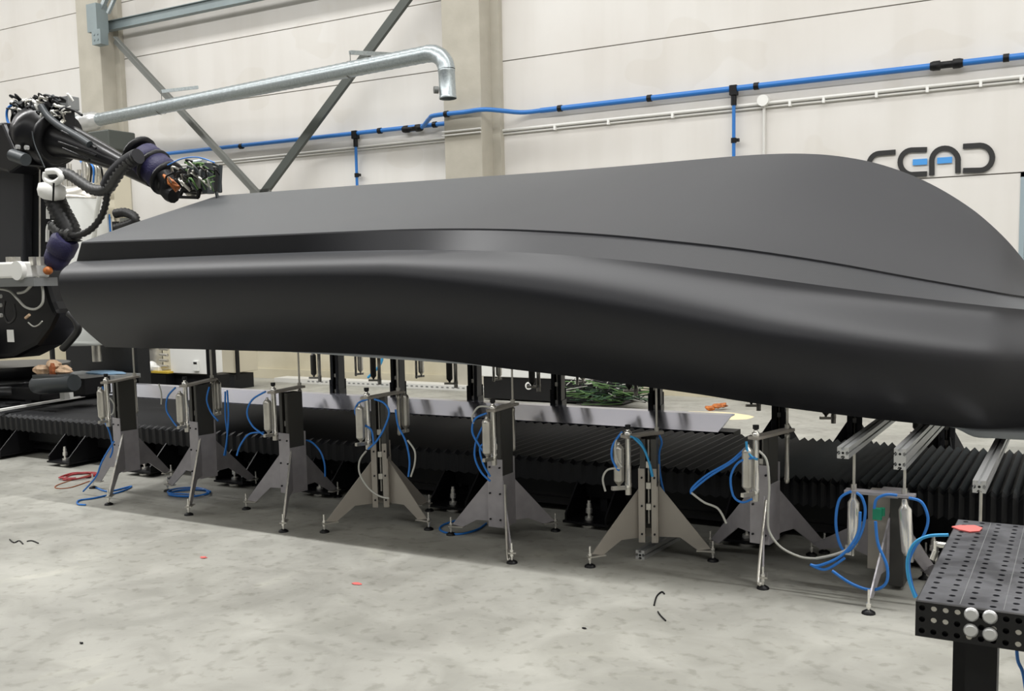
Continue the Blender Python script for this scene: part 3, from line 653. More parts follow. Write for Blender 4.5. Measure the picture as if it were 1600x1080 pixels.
# hoses hanging on the front stands (parts of their stand)
def ph(pts, Y=5.05): return [aY(p[0], p[1], (p[2] if len(p) > 2 else Y)) for p in pts]
H = [
 (0, 'blue_hose', 5.0, [(160, 604), (166, 625), (160, 650), (170, 672), (176, 700), (172, 715)]),
 (0, 'grey_hose', 5.0, [(154, 605), (153, 635), (158, 655), (165, 662)]),
 (0, 'grey_hose', 5.05, [(172, 622), (178, 632), (177, 645), (171, 650)]),
 (0, 'blue_hose', 4.95, [(178, 690), (160, 720), (150, 745), (130, 768)]),
 (1, 'blue_hose', 5.0, [(274, 606), (262, 620), (260, 640), (268, 655), (276, 666)]),
 (1, 'blue_hose', 5.15, [(327, 605), (323, 625), (330, 645), (341, 658)]),
 (1, 'blue_hose', 5.2, [(355, 610), (357, 650), (354, 690), (350, 712)]),
 (1, 'blue_hose', 5.22, [(352, 612), (352, 650), (355, 680), (352, 712)]),
 (1, 'grey_hose', 5.1, [(248, 600), (252, 615), (252, 632)]),
 (2, 'blue_hose', 5.0, [(415, 612), (394, 625), (386, 645), (394, 665), (410, 678), (414, 680)]),
 (2, 'blue_hose', 5.02, [(412, 676), (390, 678), (376, 695), (370, 712)]),
 (2, 'blue_hose', 5.3, [(468, 688), (485, 690), (500, 705), (507, 725), (508, 745)]),
 (3, 'blue_hose', 5.0, [(575, 624), (560, 630), (555, 645), (566, 662), (580, 672), (584, 695)]),
 (3, 'blue_hose', 5.0, [(585, 624), (600, 630), (608, 645), (600, 670), (588, 690), (575, 702)]),
 (3, 'blue_hose', 5.05, [(618, 640), (622, 665), (634, 690), (640, 720), (638, 745)]),
 (3, 'grey_hose', 4.98, [(572, 705), (562, 720), (562, 740), (575, 762), (592, 775), (608, 779)]),
 (3, 'grey_hose', 5.0, [(637, 688), (648, 705), (648, 725), (642, 745)]),
 (4, 'blue_hose', 5.0, [(760, 646), (742, 655), (738, 675), (748, 695), (760, 712)]),
 (4, 'blue_hose', 5.02, [(755, 665), (744, 690), (742, 715), (752, 738), (766, 752)]),
 (4, 'blue_hose', 5.0, [(762, 690), (750, 700), (755, 725), (766, 745)]),
 (4, 'grey_hose', 5.0, [(765, 636), (748, 636), (738, 650), (740, 662)]),
 (5, 'blue_hose', 5.0, [(972, 675), (958, 695), (956, 715), (964, 732), (968, 735)]),
 (5, 'grey_hose', 5.0, [(972, 676), (962, 690), (963, 715), (972, 730)]),
 (5, 'grey_hose', 5.0, [(970, 732), (950, 734), (942, 748), (946, 768)]),
 (5, 'cyan_hose', 5.1, [(985, 682), (1000, 690), (1012, 715), (1019, 745)]),
 (5, 'cyan_hose', 5.08, [(990, 684), (1005, 700), (1015, 725), (1020, 745)]),
 (5, 'blue_hose', 5.3, [(1030, 680), (1034, 692), (1030, 710), (1032, 745), (1040, 780)]),
 (6, 'blue_hose', 4.98, [(1165, 700), (1140, 722), (1105, 742), (1082, 762), (1080, 772)]),
 (6, 'blue_hose', 4.98, [(1168, 702), (1145, 722), (1108, 745), (1080, 768)]),
 (6, 'grey_hose', 4.98, [(1080, 770), (1100, 785), (1122, 795), (1135, 818)]),
 (6, 'blue_hose', 4.95, [(1180, 715), (1155, 722), (1142, 745), (1146, 775), (1160, 785), (1175, 780)]),
 (6, 'cyan_hose', 4.95, [(1166, 690), (1168, 705), (1176, 715), (1184, 718)]),
 (6, 'grey_hose', 4.95, [(1186, 705), (1198, 720), (1202, 760), (1200, 800), (1202, 830), (1220, 855), (1250, 870), (1275, 873)]),
]
for si, mt, Y, pts in H:
    P = ph(pts, Y)
    for p in P: p.z = max(p.z, .012)
    hose(P, .0065 if mt != 'grey_hose' else .006, mt, 'hose', STANDS[si][0])
# tubes added as highlights on the silver edges of front legs facing the camera
for si, a, b, c in ((4, (789, 758), (793, 866), (798, 872)), (6, (1197, 782), (1185, 900), (1190, 912))):
    P = [aY(a[0], a[1], 5.08), aY(b[0], b[1], 4.8), aY(c[0], c[1], 4.78)]
    hose(P, .008, 'steel', 'leg_edge', STANDS[si][0])

# loose hoses on the floor
def floor_hose(name, label, cat, mt, pts, r=.007, lift=None):
    P = [aZ(p[0], p[1], (p[2] if len(p) > 2 else r)) for p in pts]
    return tag(MB().tube(P, r, 6, 6).build(name, mt, origin=P[0]), label, cat)
def coil(name, label, cat, mt, cx, cy, rx_, ry_, turns, r=.006, seed=1):
    rnd = random.Random(seed); c = aZ(cx, cy, 0); e = aZ(cx+rx_, cy, 0); ra = abs(e.x-c.x); f = aZ(cx, cy+ry_, 0); rb = abs(f.y-c.y)
    P = []
    for i in range(turns*9):
        a = i/9*2*math.pi; k = 1+rnd.uniform(-.25, .15); P.append(Vector((c.x+ra*k*math.cos(a), c.y+rb*k*math.sin(a), r+i/(turns*9)*r*3)))
    return tag(MB().tube(P, r, 6, 4).build(name, mt, origin=c), label, cat)
coil('cable_coil', 'loose coil of red cable on the floor beside the leftmost stand', 'cable', 'dark_red', 122, 746, 24, 8, 5, .005, 3)
coil('hose_coil', 'blue hose coil on the floor under the second front stand', 'hose', 'blue_hose', 298, 772, 38, 8, 3, .006, 4)
floor_hose('air_hose', 'blue air hose trailing on the floor at the far left stand', 'hose', 'blue_hose', [(150, 762), (170, 768), (205, 760), (190, 768), (150, 778), (124, 782), (122, 788), (134, 789)])
floor_hose('air_hose', 'thin dark red cable end trailing left of the leftmost stand', 'cable', 'rust', [(150, 740), (120, 748), (90, 758), (88, 763), (110, 762), (140, 752)], .004)
floor_hose('air_hose', 'blue hose loop on the floor left of the fifth front stand', 'hose', 'blue_hose', [(735, 812), (712, 814), (690, 822), (690, 830), (715, 835), (745, 828), (760, 818)])
P8 = lambda pts, Y: [Vector((p.x, p.y, max(p.z, .012))) for p in ph(pts, Y)]
for k, (lab, mt, pts, Y) in enumerate((
  ('blue hose looping around the left silver cylinder of the wide stand', 'blue_hose', [(1330, 768), (1312, 780), (1306, 815), (1312, 850), (1325, 862), (1345, 835), (1352, 800), (1347, 778), (1338, 770)], 5.0),
  ('blue hose sweeping down to the floor left of the wide stand', 'blue_hose', [(1344, 800), (1340, 835), (1315, 868), (1280, 884), (1266, 882), (1290, 890), (1320, 872)], 4.9),
  ('blue hose teardrop loop hanging from the green clip', 'blue_hose', [(1368, 815), (1372, 850), (1386, 885), (1384, 912), (1362, 922), (1330, 912), (1300, 892)], 4.88),
  ('blue hose arching from the green clip to the right silver cylinder', 'blue_hose', [(1366, 795), (1370, 780), (1385, 773), (1402, 774)], 5.0),
  ('blue hose bulging right of the right silver cylinder', 'blue_hose', [(1420, 778), (1440, 785), (1450, 810), (1444, 835), (1430, 855), (1420, 880), (1425, 915), (1432, 932)], 5.0),
  ('blue hose running from the floor to the welding table side', 'cyan_hose', [(1430, 934), (1420, 905), (1418, 875), (1428, 850), (1450, 838), (1482, 836)], 4.6),
  ('pale grey hose running along the floor to the wide stand', 'grey_hose', [(1275, 873), (1300, 868), (1322, 860), (1332, 850)], 4.95))):
    P = P8(pts, Y)
    if k in (0, 2, 3): hose(P, .0075, mt, 'hose', ST8)
    else: tag(MB().tube(P, .0075, 6, 6).build('air_hose', mt, origin=P[0]), lab, 'hose')

# ------------------------------------------------------------------ welding table
TX, TY, TZ = -.358, 2.7, .75; TW, TD = 1.25, .95; PZt = .05
t = thing('welding_table', 'black perforated steel welding table in the right corner', 'table', (TX+TW/2, TY+TD/2, 0))
def holed(mb, origin, eu, ev, en, nu, nv, pu, pv, r, th, skip=None, nseg=12):
    """plate of nu x nv square cells each with a round hole, thickness th along -en"""
    o = Vector(origin); eu, ev, en = Vector(eu), Vector(ev), Vector(en)
    for i in range(nu):
        for j in range(nv):
            c = o+eu*(pu*(i+.5))+ev*(pv*(j+.5)); hu, hv = pu/2, pv/2
            sq = []; ci = []
            for k in range(nseg):
                a = 2*math.pi*(k+.5)/nseg; ca, sa = math.cos(a), math.sin(a); mx = max(abs(ca), abs(sa))
                sq.append(c+eu*(hu*ca/mx)+ev*(hv*sa/mx)); ci.append(c+eu*(r*ca)+ev*(r*sa))
            corners = [c+eu*hu*a+ev*hv*b for a, b in ((1, 1), (-1, 1), (-1, -1), (1, -1))]
            if skip and skip(i, j):
                mb.add(corners, [(0, 1, 2, 3)]); continue
            vs = sq+ci+[p-en*th for p in ci]; fs = []
            for k in range(nseg):
                k2 = (k+1) % nseg; fs += [(k, k2, nseg+k2, nseg+k), (nseg+k, nseg+k2, 2*nseg+k2, 2*nseg+k)]
            mb.add(vs, fs)
            for q_, (kk) in enumerate((1, 4, 7, 10)):
                pass
            # corner fillers
            idx = [(0+1, 0+2 if False else 1)]
            for cn in corners:
                near = sorted(range(nseg), key=lambda k: (sq[k]-cn).length)[:2]; mb.add([sq[near[0]], cn, sq[near[1]]], [(0, 1, 2)])
    return mb
m = holed(MB(), (TX, TY, TZ), (1, 0, 0), (0, 1, 0), (0, 0, 1), 25, 19, .05, .05, .0085, .012); m.build('tabletop', 'tabletop', t)
m = MB().b2((TX, TY+.001, TZ-.085), (TX+TW, TY+TD, TZ-.0125)); m.cur = 0
m.build('core', 'black', t)
m = MB()
for k in range(1, 12): m.b2((TX+k*.1-.0007, TY+.01, TZ), (TX+k*.1+.0007, TY+TD-.01, TZ+.0004))
for k in range(1, 9): m.b2((TX+.01, TY+k*.1-.0007+.05, TZ), (TX+TW-.01, TY+k*.1+.0007+.05, TZ+.0004))
m.build('scribed_lines', 'grey', t)
FPY = TY-.014
m = holed(MB(), (TX, FPY, TZ-.09), (1, 0, 0), (0, 0, 1), (0, -1, 0), 45, 3, .0277, .03, .0075, .014)
m.b2((TX, FPY, TZ-.001), (TX+TW, TY, TZ)).b2((TX, FPY, TZ-.091), (TX+TW, TY, TZ-.09)).b2((TX-.002, FPY, TZ-.091), (TX, TY+TD, TZ))
m.build('front_apron', 'satin_black', t)
for p in ((1518, 960), (1547, 964), (1517, 985), (1547, 991)):
    c = aY(*p, FPY); MB().lathe((c.x, FPY, c.z), (c.x, FPY-.008, c.z), [(0, .0175), (.6, .0175), (1, .012)], 18).build('clamp_disc', 'alu', t)
for (u, v) in ((1, 2), (2, 2), (3, 2), (1, 1), (2, 1), (4, 0), (4, 1), (6, 1), (6, 2), (8, 1), (8, 0), (9, 0), (10, 1), (10, 0)):
    c = (TX+.0277*(u+.5), FPY+.003, TZ-.09+.03*(v+.5)); MB().cyl(c, (c[0], FPY+.008, c[2]), .0072, n=10).build('plug', 'steel', t)
lx0, lx1 = aY(1509, 1000, TY+.05).x, aY(1559, 1000, TY+.05).x
for (x, y) in ((lx0, TY+.05), (lx0-.085, TY+TD-.35), (TX+TW-.15, TY+.05), (TX+TW-.15, TY+TD-.15)):
    m = MB().b2((x, y, .02), (x+lx1-lx0, y+(lx1-lx0), TZ-.085)).b2((x-.01, y-.01, 0), (x+lx1-lx0+.01, y+lx1-lx0+.01, .02)); m.build('leg', 'black', t)
# red tape strip lying on the table
c = [aZ(*p, TZ+.002) for p in ((1487, 824), (1500, 822), (1523, 822), (1535, 826), (1530, 831), (1515, 832), (1500, 829))]
tag(MB().prism([(p.x, p.y, TZ+.001) for p in c], (0, 0, .004)).build('tape_strip', 'pink', origin=c[0]), 'piece of red tape lying on the far corner of the welding table', 'tape')
P = [aY(*p, 3.0) for p in ((1588, 990), (1590, 1030), (1598, 1050), (1603, 1080))]
tag(MB().tube(P, .005, 6, 5).build('air_hose', 'blue_hose', origin=P[0]), 'blue hose hanging under the right side of the welding table', 'hose')
# fitting at the left edge of the table
P = aZ(1475, 852, TZ-.02)
t2 = thing('hose_fitting', 'small steel hose coupling screwed to the left side of the welding table', 'fitting', P)
MB().cyl((TX, P.y, P.z), (TX-.035, P.y, P.z), .009).cyl((TX-.035, P.y, P.z+.008), (TX-.035, P.y, P.z-.03), .008).cyl((TX-.035, P.y, P.z-.02), (TX-.045, P.y, P.z-.05), .01).build('coupling', 'chrome', t2)

# small things on the floor
p = aZ(1000, 868, .025); 
t = thing('aluminium_profile', 'short loose aluminium profile lying on the floor under the sixth front stand', 'profile', (p.x, p.y, 0))
m = MB(); y0 = p.y
hw = .026
c0, c1, c2, c3 = Vector((-hw, 0)), Vector((hw, 0)), Vector((hw, 2*hw)), Vector((-hw, 2*hw))
poly = []
for a, b in ((c0, c1), (c1, c2), (c2, c3), (c3, c0)):
    d = (b-a).normalized(); nn = Vector((-d.y, d.x)); c = (a+b)/2; poly.append(a)
    for (al, inn) in ((-.005, 0), (-.005, .004), (-.011, .004), (-.006, .014), (.006, .014), (.011, .004), (.005, .004), (.005, 0)): poly.append(c+d*al+nn*inn)
m.prism([(p.x+q.x, y0, q.y+.001) for q in poly], (.03, .5, 0)); m.build('profile', 'alu', t)
MB().cyl((p.x, y0-.001, hw), (p.x, y0+.01, hw), .007).build('core_hole', 'black', t)
for k, (px, py, s_, mt, lab) in enumerate(((557, 913, .03, 'pink', 'orange-red scrap on the open floor'), (318, 872, .028, 'pink', 'pale red scrap on the floor at far left'),
    (127, 1006, .012, 'black', 'tiny black crumb at the lower left floor'), (913, 983, .012, 'black', 'tiny black crumb on the floor right of centre'))):
    c = aZ(px, py, 0); tag(MB().blob((c.x, c.y, .004), (s_, s_*.5, .004), 8, 5, .3, k).build('floor_scrap', mt, origin=c), lab, 'scrap')
for k, (pts, lab) in enumerate((([(1022, 946), (1026, 932), (1034, 925), (1038, 928)], 'curved black plastic string on the floor, upper of two'), ([(1028, 956), (1032, 962), (1040, 970)], 'curved black plastic string on the floor, lower of two'),
    ([(15, 843), (22, 848), (30, 845), (36, 850)], 'black plastic string on the floor at the left edge'), ([(42, 846), (50, 845), (60, 849)], 'short black plastic string right of another at the left edge'))):
    P = [aZ(*q, .004) for q in pts]; tag(MB().tube(P, .004, 6, 5).build('plastic_string', 'black', origin=P[0]), lab, 'scrap')

# ------------------------------------------------------------------ robot
RY = 6.6
def rp(x, y, Y=RY): return aY(x, y, Y)
rb = thing('industrial_robot', 'big black industrial robot with a print head on its outstretched arm', 'robot', rp(30, 640))
def rprism(pts, y0, y1, name, mt, bev=.02):
    P = [rp(x, y, RY) for x, y in pts]
    for q_ in P: q_.z = max(q_.z, .435)
    return MB().prism([(p.x, y0, p.z) for p in P], (0, y1-y0, 0)).build(name, mt, rb, bevel=bev)
rprism([(-40, 600), (85, 600), (98, 612), (98, 632), (-40, 655)], 6.35, 7.2, 'carriage', 'black')
c = rp(5, 596); MB().lathe((c.x, RY+.1, max(.44, c.z-.1)), (c.x, RY+.1, c.z+.18), [(0, .62), (.3, .62), (.32, .56), (.6, .56), (.62, .6), (1, .6)], 32).build('turntable', 'satin_black', rb)
rprism([(-60, 432), (70, 430), (100, 404), (108, 425), (122, 470), (130, 488), (118, 512), (98, 538), (62, 556), (-60, 566)], 6.3, 6.65, 'rotating_body', 'black', .05)
rprism([(-60, 225), (22, 205), (92, 228), (92, 262), (80, 290), (76, 415), (-60, 420)], 6.56, 6.7, 'lower_arm', 'dark', .03)
rprism([(-60, 270), (58, 262), (56, 412), (-60, 414)], 6.45, 6.56, 'side_cover', 'charcoal', .01)
c0_, c1_ = rp(62, 264, 6.46), rp(62, 412, 6.46); MB().cyl(c0_, c1_, .008).build('cover_edge', 'steel', rb)
rprism([(0, 228), (38, 200), (62, 198), (90, 262), (70, 275), (20, 262), (-20, 262)], 6.2, 6.5, 'shoulder', 'satin_black', .03)
for q in ((30, 230), (44, 231)): c = rp(*q, 6.19); MB().cyl(c, c+Vector((0, -.03, 0)), .022).build('bolt', 'alu', rb)
c = rp(30, 246, 6.15); MB().cyl(c+Vector((-.1, 0, .03)), c+Vector((.1, 0, -.03)), .06).build('motor', 'motor_grey', rb)
s0, s1 = rp(52, 206, 6.5), rp(92, 226, 6.5); MB().lathe(s0, s1, [(0, .22), (.1, .29), (.55, .31), (.6, .27), (.9, .25), (1, .2)], 28).build('shoulder_drum', 'satin_black', rb)
P = [rp(*q, 6.5) for q in ((78, 214), (110, 222), (150, 238), (190, 256), (240, 279))]
MB().tube(P, .21, 20, 6, rfun=lambda s_, i: 1-.58*min(1, s_*1.35)**.8).build('forearm', 'satin_black', rb)
MB().tube([rp(*q, 6.3) for q in ((64, 166), (75, 182), (95, 198), (125, 216), (140, 226))], .035, 10, 5).build('hose', 'motor_grey', rb)
MB().lathe(rp(86, 215, 6.5), rp(94, 219, 6.5), [(0, .2), (.2, .27), (.8, .27), (1, .2)], 28).build('flange', 'black', rb)
for (a_, b_, w_) in (((96, 205), (150, 232), .014), ((92, 222), (150, 243), .012), ((98, 232), (140, 250), .014)):
    MB().tube([rp(*a_, 6.26), rp(*b_, 6.33)], w_, 6, 1).build('highlight_rib', 'satin_black', rb)  # thin rods added along the forearm for its specular edges
# wrist
w0, w1 = rp(212, 243, 6.48), rp(262, 288, 6.48)
MB().lathe(w0, w1, [(0, .08), (.05, .13), (.12, .13), (.2, .10), (.9, .12), (1, .08)], 18).build('wrist', 'satin_black', rb)
for a, b in ((.2, .46), (.54, .86)):
    MB().lathe(w0+(w1-w0)*a+Vector((.03, 0, .03)), w0+(w1-w0)*b+Vector((.03, 0, .03)), [(0, .13), (.04, .155), (.3, .15), (.6, .16), (.95, .15), (1, .13)], 24).build('protective_wrap', 'navy', rb)
for a in (.0, .46, .86):
    MB().lathe(w0+(w1-w0)*a+Vector((.03, 0, .03)), w0+(w1-w0)*(a+.09)+Vector((.03, 0, .03)), [(0, .14), (.2, .17), (.8, .172), (1, .14)], 24).build('strap', 'black', rb)
MB().tube([rp(*q, 6.4) for q in ((256, 272), (262, 285), (262, 300), (272, 306))], .07, 10, 4).build('heater_hose', 'black', rb)
rnd = random.Random(5)
for k in range(6):
    a = rp(256+k*2, 274+k*1.5, 6.33); b = rp(276+k*1.5, 299-k*1.5, 6.33); mdl = (a+b)/2+Vector((rnd.uniform(-.03, .03), -.03, rnd.uniform(-.03, .03)))
    MB().tube([a, mdl, b], .014, 6, 4).build('cable', 'orange', rb)
# print head
hd = MB()
hc = rp(312, 280, 6.4)
MB().b2(hc+Vector((-.13, -.08, -.12)), hc+Vector((.15, .12, .1))).build('print_head', 'black', rb, bevel=.01)
MB().b2(hc+Vector((.02, -.12, -.1)), hc+Vector((.1, -.07, .02))).build('gear_box', 'steel', rb)
MB().b2(hc+Vector((.13, -.1, -.14)), hc+Vector((.19, -.02, .12))).build('gear_box', 'motor_grey', rb)
MB().cyl(hc+Vector((-.05, -.05, .13)), hc+Vector((.12, -.05, .14)), .03).build('air_cylinder', 'galv', rb)
MB().lathe(rp(300, 300, 6.4), rp(297, 309, 6.4), [(0, .05), (.6, .05), (1, .02)]).build('nozzle', 'steel', rb)
fr = [rp(280, 308, 6.3), rp(286, 295, 6.3), rp(312, 297, 6.3), rp(309, 309, 6.3)]
m = MB()
for a, b in zip(fr, fr[1:]+fr[:1]): m.bar(a, b, .025, .025)
m.build('guard_frame', 'black', rb)
m = MB().bar(rp(333, 256, 6.35), rp(345, 262, 6.35), .02, .02).bar(rp(345, 258, 6.35), rp(343, 300, 6.35), .025, .02).bar(rp(338, 300, 6.3), rp(340, 310, 6.3), .02, .02); m.build('side_bracket', 'motor_grey', rb)
for k in range(44):
    x0, y0 = rnd.uniform(268, 338), rnd.uniform(255, 290); x1, y1 = x0+rnd.uniform(-18, 22), y0+rnd.uniform(-6, 20)
    x1 = min(x1, 343); a = rp(x0, y0, 6.27); b = rp(x1, y1, 6.27); md = (a+b)/2+Vector((rnd.uniform(-.04, .04), -.05, rnd.uniform(0, .06)))
    MB().tube([a, md, b], rnd.choice((.005, .007, .01)), 6, 4).build('cable', rnd.choice(('steel', 'grey_hose', 'green_wire', 'black', 'black', 'steel', 'motor_grey', 'black', 'grey')), rb)
MB().tube([rp(*q, 6.33) for q in ((262, 258), (285, 248), (310, 246), (335, 254))], .006, 6, 5).build('cable', 'blue_hose', rb)
# dress pack
cor = lambda s_, i: 1.2 if i % 2 else .88
MB().tube([rp(*q, 6.2) for q in ((76, 274), (92, 270), (108, 273), (125, 284), (142, 295), (158, 298), (170, 294), (182, 276), (196, 258), (212, 245))], .045, 10, 6, rfun=cor).build('corrugated_hose', 'corrugated', rb)
MB().tube([rp(*q, 6.22) for q in ((168, 292), (176, 276), (188, 262), (204, 250), (216, 244))], .07, 10, 5).build('hose_sleeve', 'cloth_dark', rb)
MB().tube([rp(*q, 6.2) for q in ((168, 296), (166, 315), (160, 335), (146, 355), (128, 366), (105, 368), (88, 360), (78, 348))], .028, 8, 6, rfun=cor).build('corrugated_hose', 'hose_black', rb)
MB().tube([rp(*q, 6.25) for q in ((84, 305), (90, 322), (102, 345), (110, 362), (112, 378))], .085, 12, 7, rfun=cor).build('corrugated_sleeve', 'hose_black', rb)
MB().lathe(rp(82, 286, 6.2), rp(80, 312, 6.2), [(0, .07), (.12, .12), (.5, .13), (.85, .115), (1, .08)], 18).build('white_boot', 'white', rb)
MB().bar(rp(84, 286, 6.05), rp(83, 314, 6.06), .015, .008).build('strap', 'black', rb)
MB().tube([rp(*q, 6.15) for q in ((74, 268), (90, 268), (96, 278), (84, 286), (72, 280), (72, 270))], .03, 8, 5).build('hose_ring', 'white', rb)
MB().tube([rp(*q, 6.3) for q in ((78, 320), (75, 326), (75, 342))], .017, 8, 4).build('handle', 'white', rb)
MB().tube([rp(*q, 6.3) for q in ((90, 350), (82, 347), (75, 355), (74, 378))], .017, 8, 4).build('handle', 'white', rb)
MB().tube([rp(*q, 6.2) for q in ((82, 352), (95, 362), (110, 366))], .05, 10, 5, rfun=cor).build('corrugated_hose', 'corrugated', rb)
MB().tube([rp(*q, 6.2) for q in ((50, 205), (54, 225), (63, 246), (70, 262))], .006, 6, 4).build('cable', 'motor_grey', rb)
# lower wrapped joint and cables
MB().lathe(rp(104, 372, 6.2), rp(82, 418, 6.2), [(0, .1), (.1, .13), (.45, .13), (.5, .1), (.55, .12), (.85, .11), (1, .05)], 16).build('protective_wrap', 'navy', rb)
MB().tube([rp(*q, 6.25) for q in ((96, 375), (84, 395), (70, 418), (58, 438))], .05, 10, 5).build('hose', 'hose_black', rb)
MB().blob(rp(75, 423, 6.1), (.045, .045, .04), 12, 8).build('cable_gland', 'orange', rb)
MB().tube([rp(*q, 6.1) for q in ((-5, 451), (15, 455), (28, 468), (40, 480), (55, 483), (66, 474), (67, 455), (64, 440))], .012, 8, 5).build('cable', 'grey_hose', rb)
MB().tube([rp(*q, 6.1) for q in ((28, 458), (40, 455), (52, 442), (60, 432))], .014, 8, 5).build('cable', 'grey_hose', rb)
MB().tube([rp(*q, 6.1) for q in ((44, 504), (52, 510), (60, 508), (66, 502))], .007, 6, 5).build('cable', 'grey_hose', rb)
MB().tube([rp(*q, 6.1) for q in ((8, 470), (6, 490), (14, 505), (24, 495), (22, 475))], .012, 6, 5).build('cable', 'hose_black', rb)
MB().cyl(rp(40, 497, 6.15), rp(46, 492, 6.15), .014).build('cable_gland', 'tan', rb)
for q in ((2, 463), (2, 477), (3, 493)): c = rp(*q, 6.2); MB().cyl(c, c+Vector((0, -.03, 0)), .02).build('bolt', 'white', rb)
c = rp(16, 525, 6.05); MB().b2(c+Vector((-.05, 0, -.06)), c+Vector((.05, .006, .06))).build('paper_label', 'white', rb)
rprism([(0, 512), (30, 512), (32, 555), (0, 560)], 6.06, 6.4, 'connector_box', 'satin_black', .03)
MB().tube([rp(*q, 6.1) for q in ((108, 490), (118, 500), (122, 515), (112, 530), (98, 545))], .035, 10, 5).build('hose', 'hose_black', rb)
# valves and boxes on top
top = [(32, 160, 62, 178, 'grey'), (92, 155, 118, 172, 'grey'), (80, 160, 92, 182, 'black'), (28, 172, 50, 200, 'black'), (58, 160, 72, 172, 'motor_grey'), (66, 172, 112, 205, 'black'), (50, 178, 70, 196, 'satin_black')]
for (x0, y0, x1, y1, mt) in top:
    a = rp(x0, y0, 6.5); b = rp(x1, y1, 6.5); MB().b2((a.x, 6.42, b.z), (b.x, 6.55, a.z)).build('valve_box', mt, rb, bevel=.006)
for k in range(64):
    x0, y0 = rnd.uniform(22, 114), rnd.uniform(153, 190); x1, y1 = x0+rnd.uniform(-14, 14), y0+rnd.uniform(-6, 14)
    a = rp(x0, y0, 6.38); b = rp(x1, y1, 6.38); md = (a+b)/2+Vector((0, -.05, rnd.uniform(-.02, .06)))
    MB().tube([a, md, b], rnd.choice((.008, .012, .016)), 6, 4).build('cable', rnd.choice(('chrome', 'steel', 'black', 'white', 'motor_grey', 'black', 'black')), rb)
MB().tube([rp(*q, 6.35) for q in ((22, 162), (12, 170), (11, 185), (17, 200), (24, 210))], .013, 6, 5).build('cable', 'blue_hose', rb)
MB().tube([rp(*q, 6.4) for q in ((24, 172), (18, 185), (20, 200), (26, 208))], .012, 6, 5).build('cable', 'black', rb)
MB().tube([rp(*q, 6.3) for q in ((32, 190), (34, 202), (42, 208), (50, 205))], .035, 8, 5).build('cable', 'white', rb)
MB().tube([rp(*q, 6.35) for q in ((62, 158), (70, 149), (80, 152), (84, 162))], .014, 6, 5).build('cable', 'black', rb)
MB().tube([rp(*q, 6.35) for q in ((100, 168), (115, 172), (128, 180))], .012, 6, 5).build('cable', 'black', rb)

# white feed unit in front of the lower arm
t = thing('feed_unit', 'white horizontal feed unit across the robot at the left edge', 'machine part', rp(20, 430, 6.0))
a, b = rp(-40, 412, 6.0), rp(52, 434, 6.0)
MB().b2((a.x, 5.95, b.z), (b.x-.1, 6.25, a.z)).build('housing', 'white', t, bevel=.02)
MB().cyl((rp(36, 423, 6.0).x, 5.93, rp(36, 423, 6.0).z), (rp(36, 423, 6.0).x, 5.98, rp(36, 423, 6.0).z), .09, n=24).build('cap', 'white', t)
MB().b2((a.x, 5.97, b.z-.08), (b.x+.05, 6.22, b.z)).build('lower_tray', 'grey', t)
for x in (12, 22, 48, 60): c = rp(x, 408, 6.05); MB().b2(c+Vector((-.03, 0, -.04)), c+Vector((.03, .05, .04))).build('clamp', 'steel', t)
# carriage strip, grey motor, lumps
t = thing('carriage_plate', 'carriage plate with a bright front edge under the robot', 'machine part', (-9.6, 6.4, .4))
X9_ = aY(60, 632, 6.4).x
m = MB().b2((X9_-.9, 5.75, .42), (X9_+.02, 7.3, .432)); m.build('plate', 'dark', t)
sa, sb = aZ(-30, 646, .44), aZ(130, 619, .44); m = MB().bar(sa, sb, .05, .02, up=(0, 0, 1)); m.build('edge_strip', 'white', t)
for k in range(6): MB().b2((X9_-.12, 5.9+k*.22, .42), (X9_-.02, 6.0+k*.22, .45)).build('clamp', 'dark', t)
a, b = rp(54, 602, 6.15), rp(116, 598, 6.15)
t = thing('drive_motor', 'dark grey drive motor lying low at the robot base', 'motor', (a.x, 6.15, a.z))
MB().lathe(a, b, [(0, .05), (.05, .085), (.1, .09), (.95, .09), (1, .08)], 12).build('housing', 'motor_grey', t)
MB().box((a+b)/2+Vector((0, 0, .06)), ((b-a).length*.8, .12, .05)).build('terminal_box', 'motor_grey', t)
MB().b2(rp(100, 608, 6.2)+Vector((0, 0, -.02)), rp(108, 622, 6.3)).build('label', 'white', t)
a, b = rp(118, 603, 6.5), rp(146, 603, 6.5); t.location = t.location
MB().b2((a.x-.1, 6.4, a.z-.07), (b.x, 6.7, b.z+.08)).build('gearbox', 'black', t)
for k, (px, py, sx, lab) in enumerate(((66, 578, .1, 'pale tan plastic lump, leftmost on the robot base'), (84, 570, .07, 'small upright tan plastic lump on the robot base'), (100, 579, .09, 'pale tan plastic lump, rightmost on the robot base'))):
    c = rp(px, py, 6.3); tag(MB().blob((c.x, c.y, c.z), (sx, .07, .05), 10, 7, .18, k+3).build('plastic_lump', 'tan', origin=c), lab, 'scrap')
c = rp(82, 580, 6.25); tag(MB().blob(c, (.04, .03, .08), 8, 6, .15, 8).build('plastic_lump', 'rust', origin=c), 'rust brown piece between the tan lumps on the robot base', 'scrap')

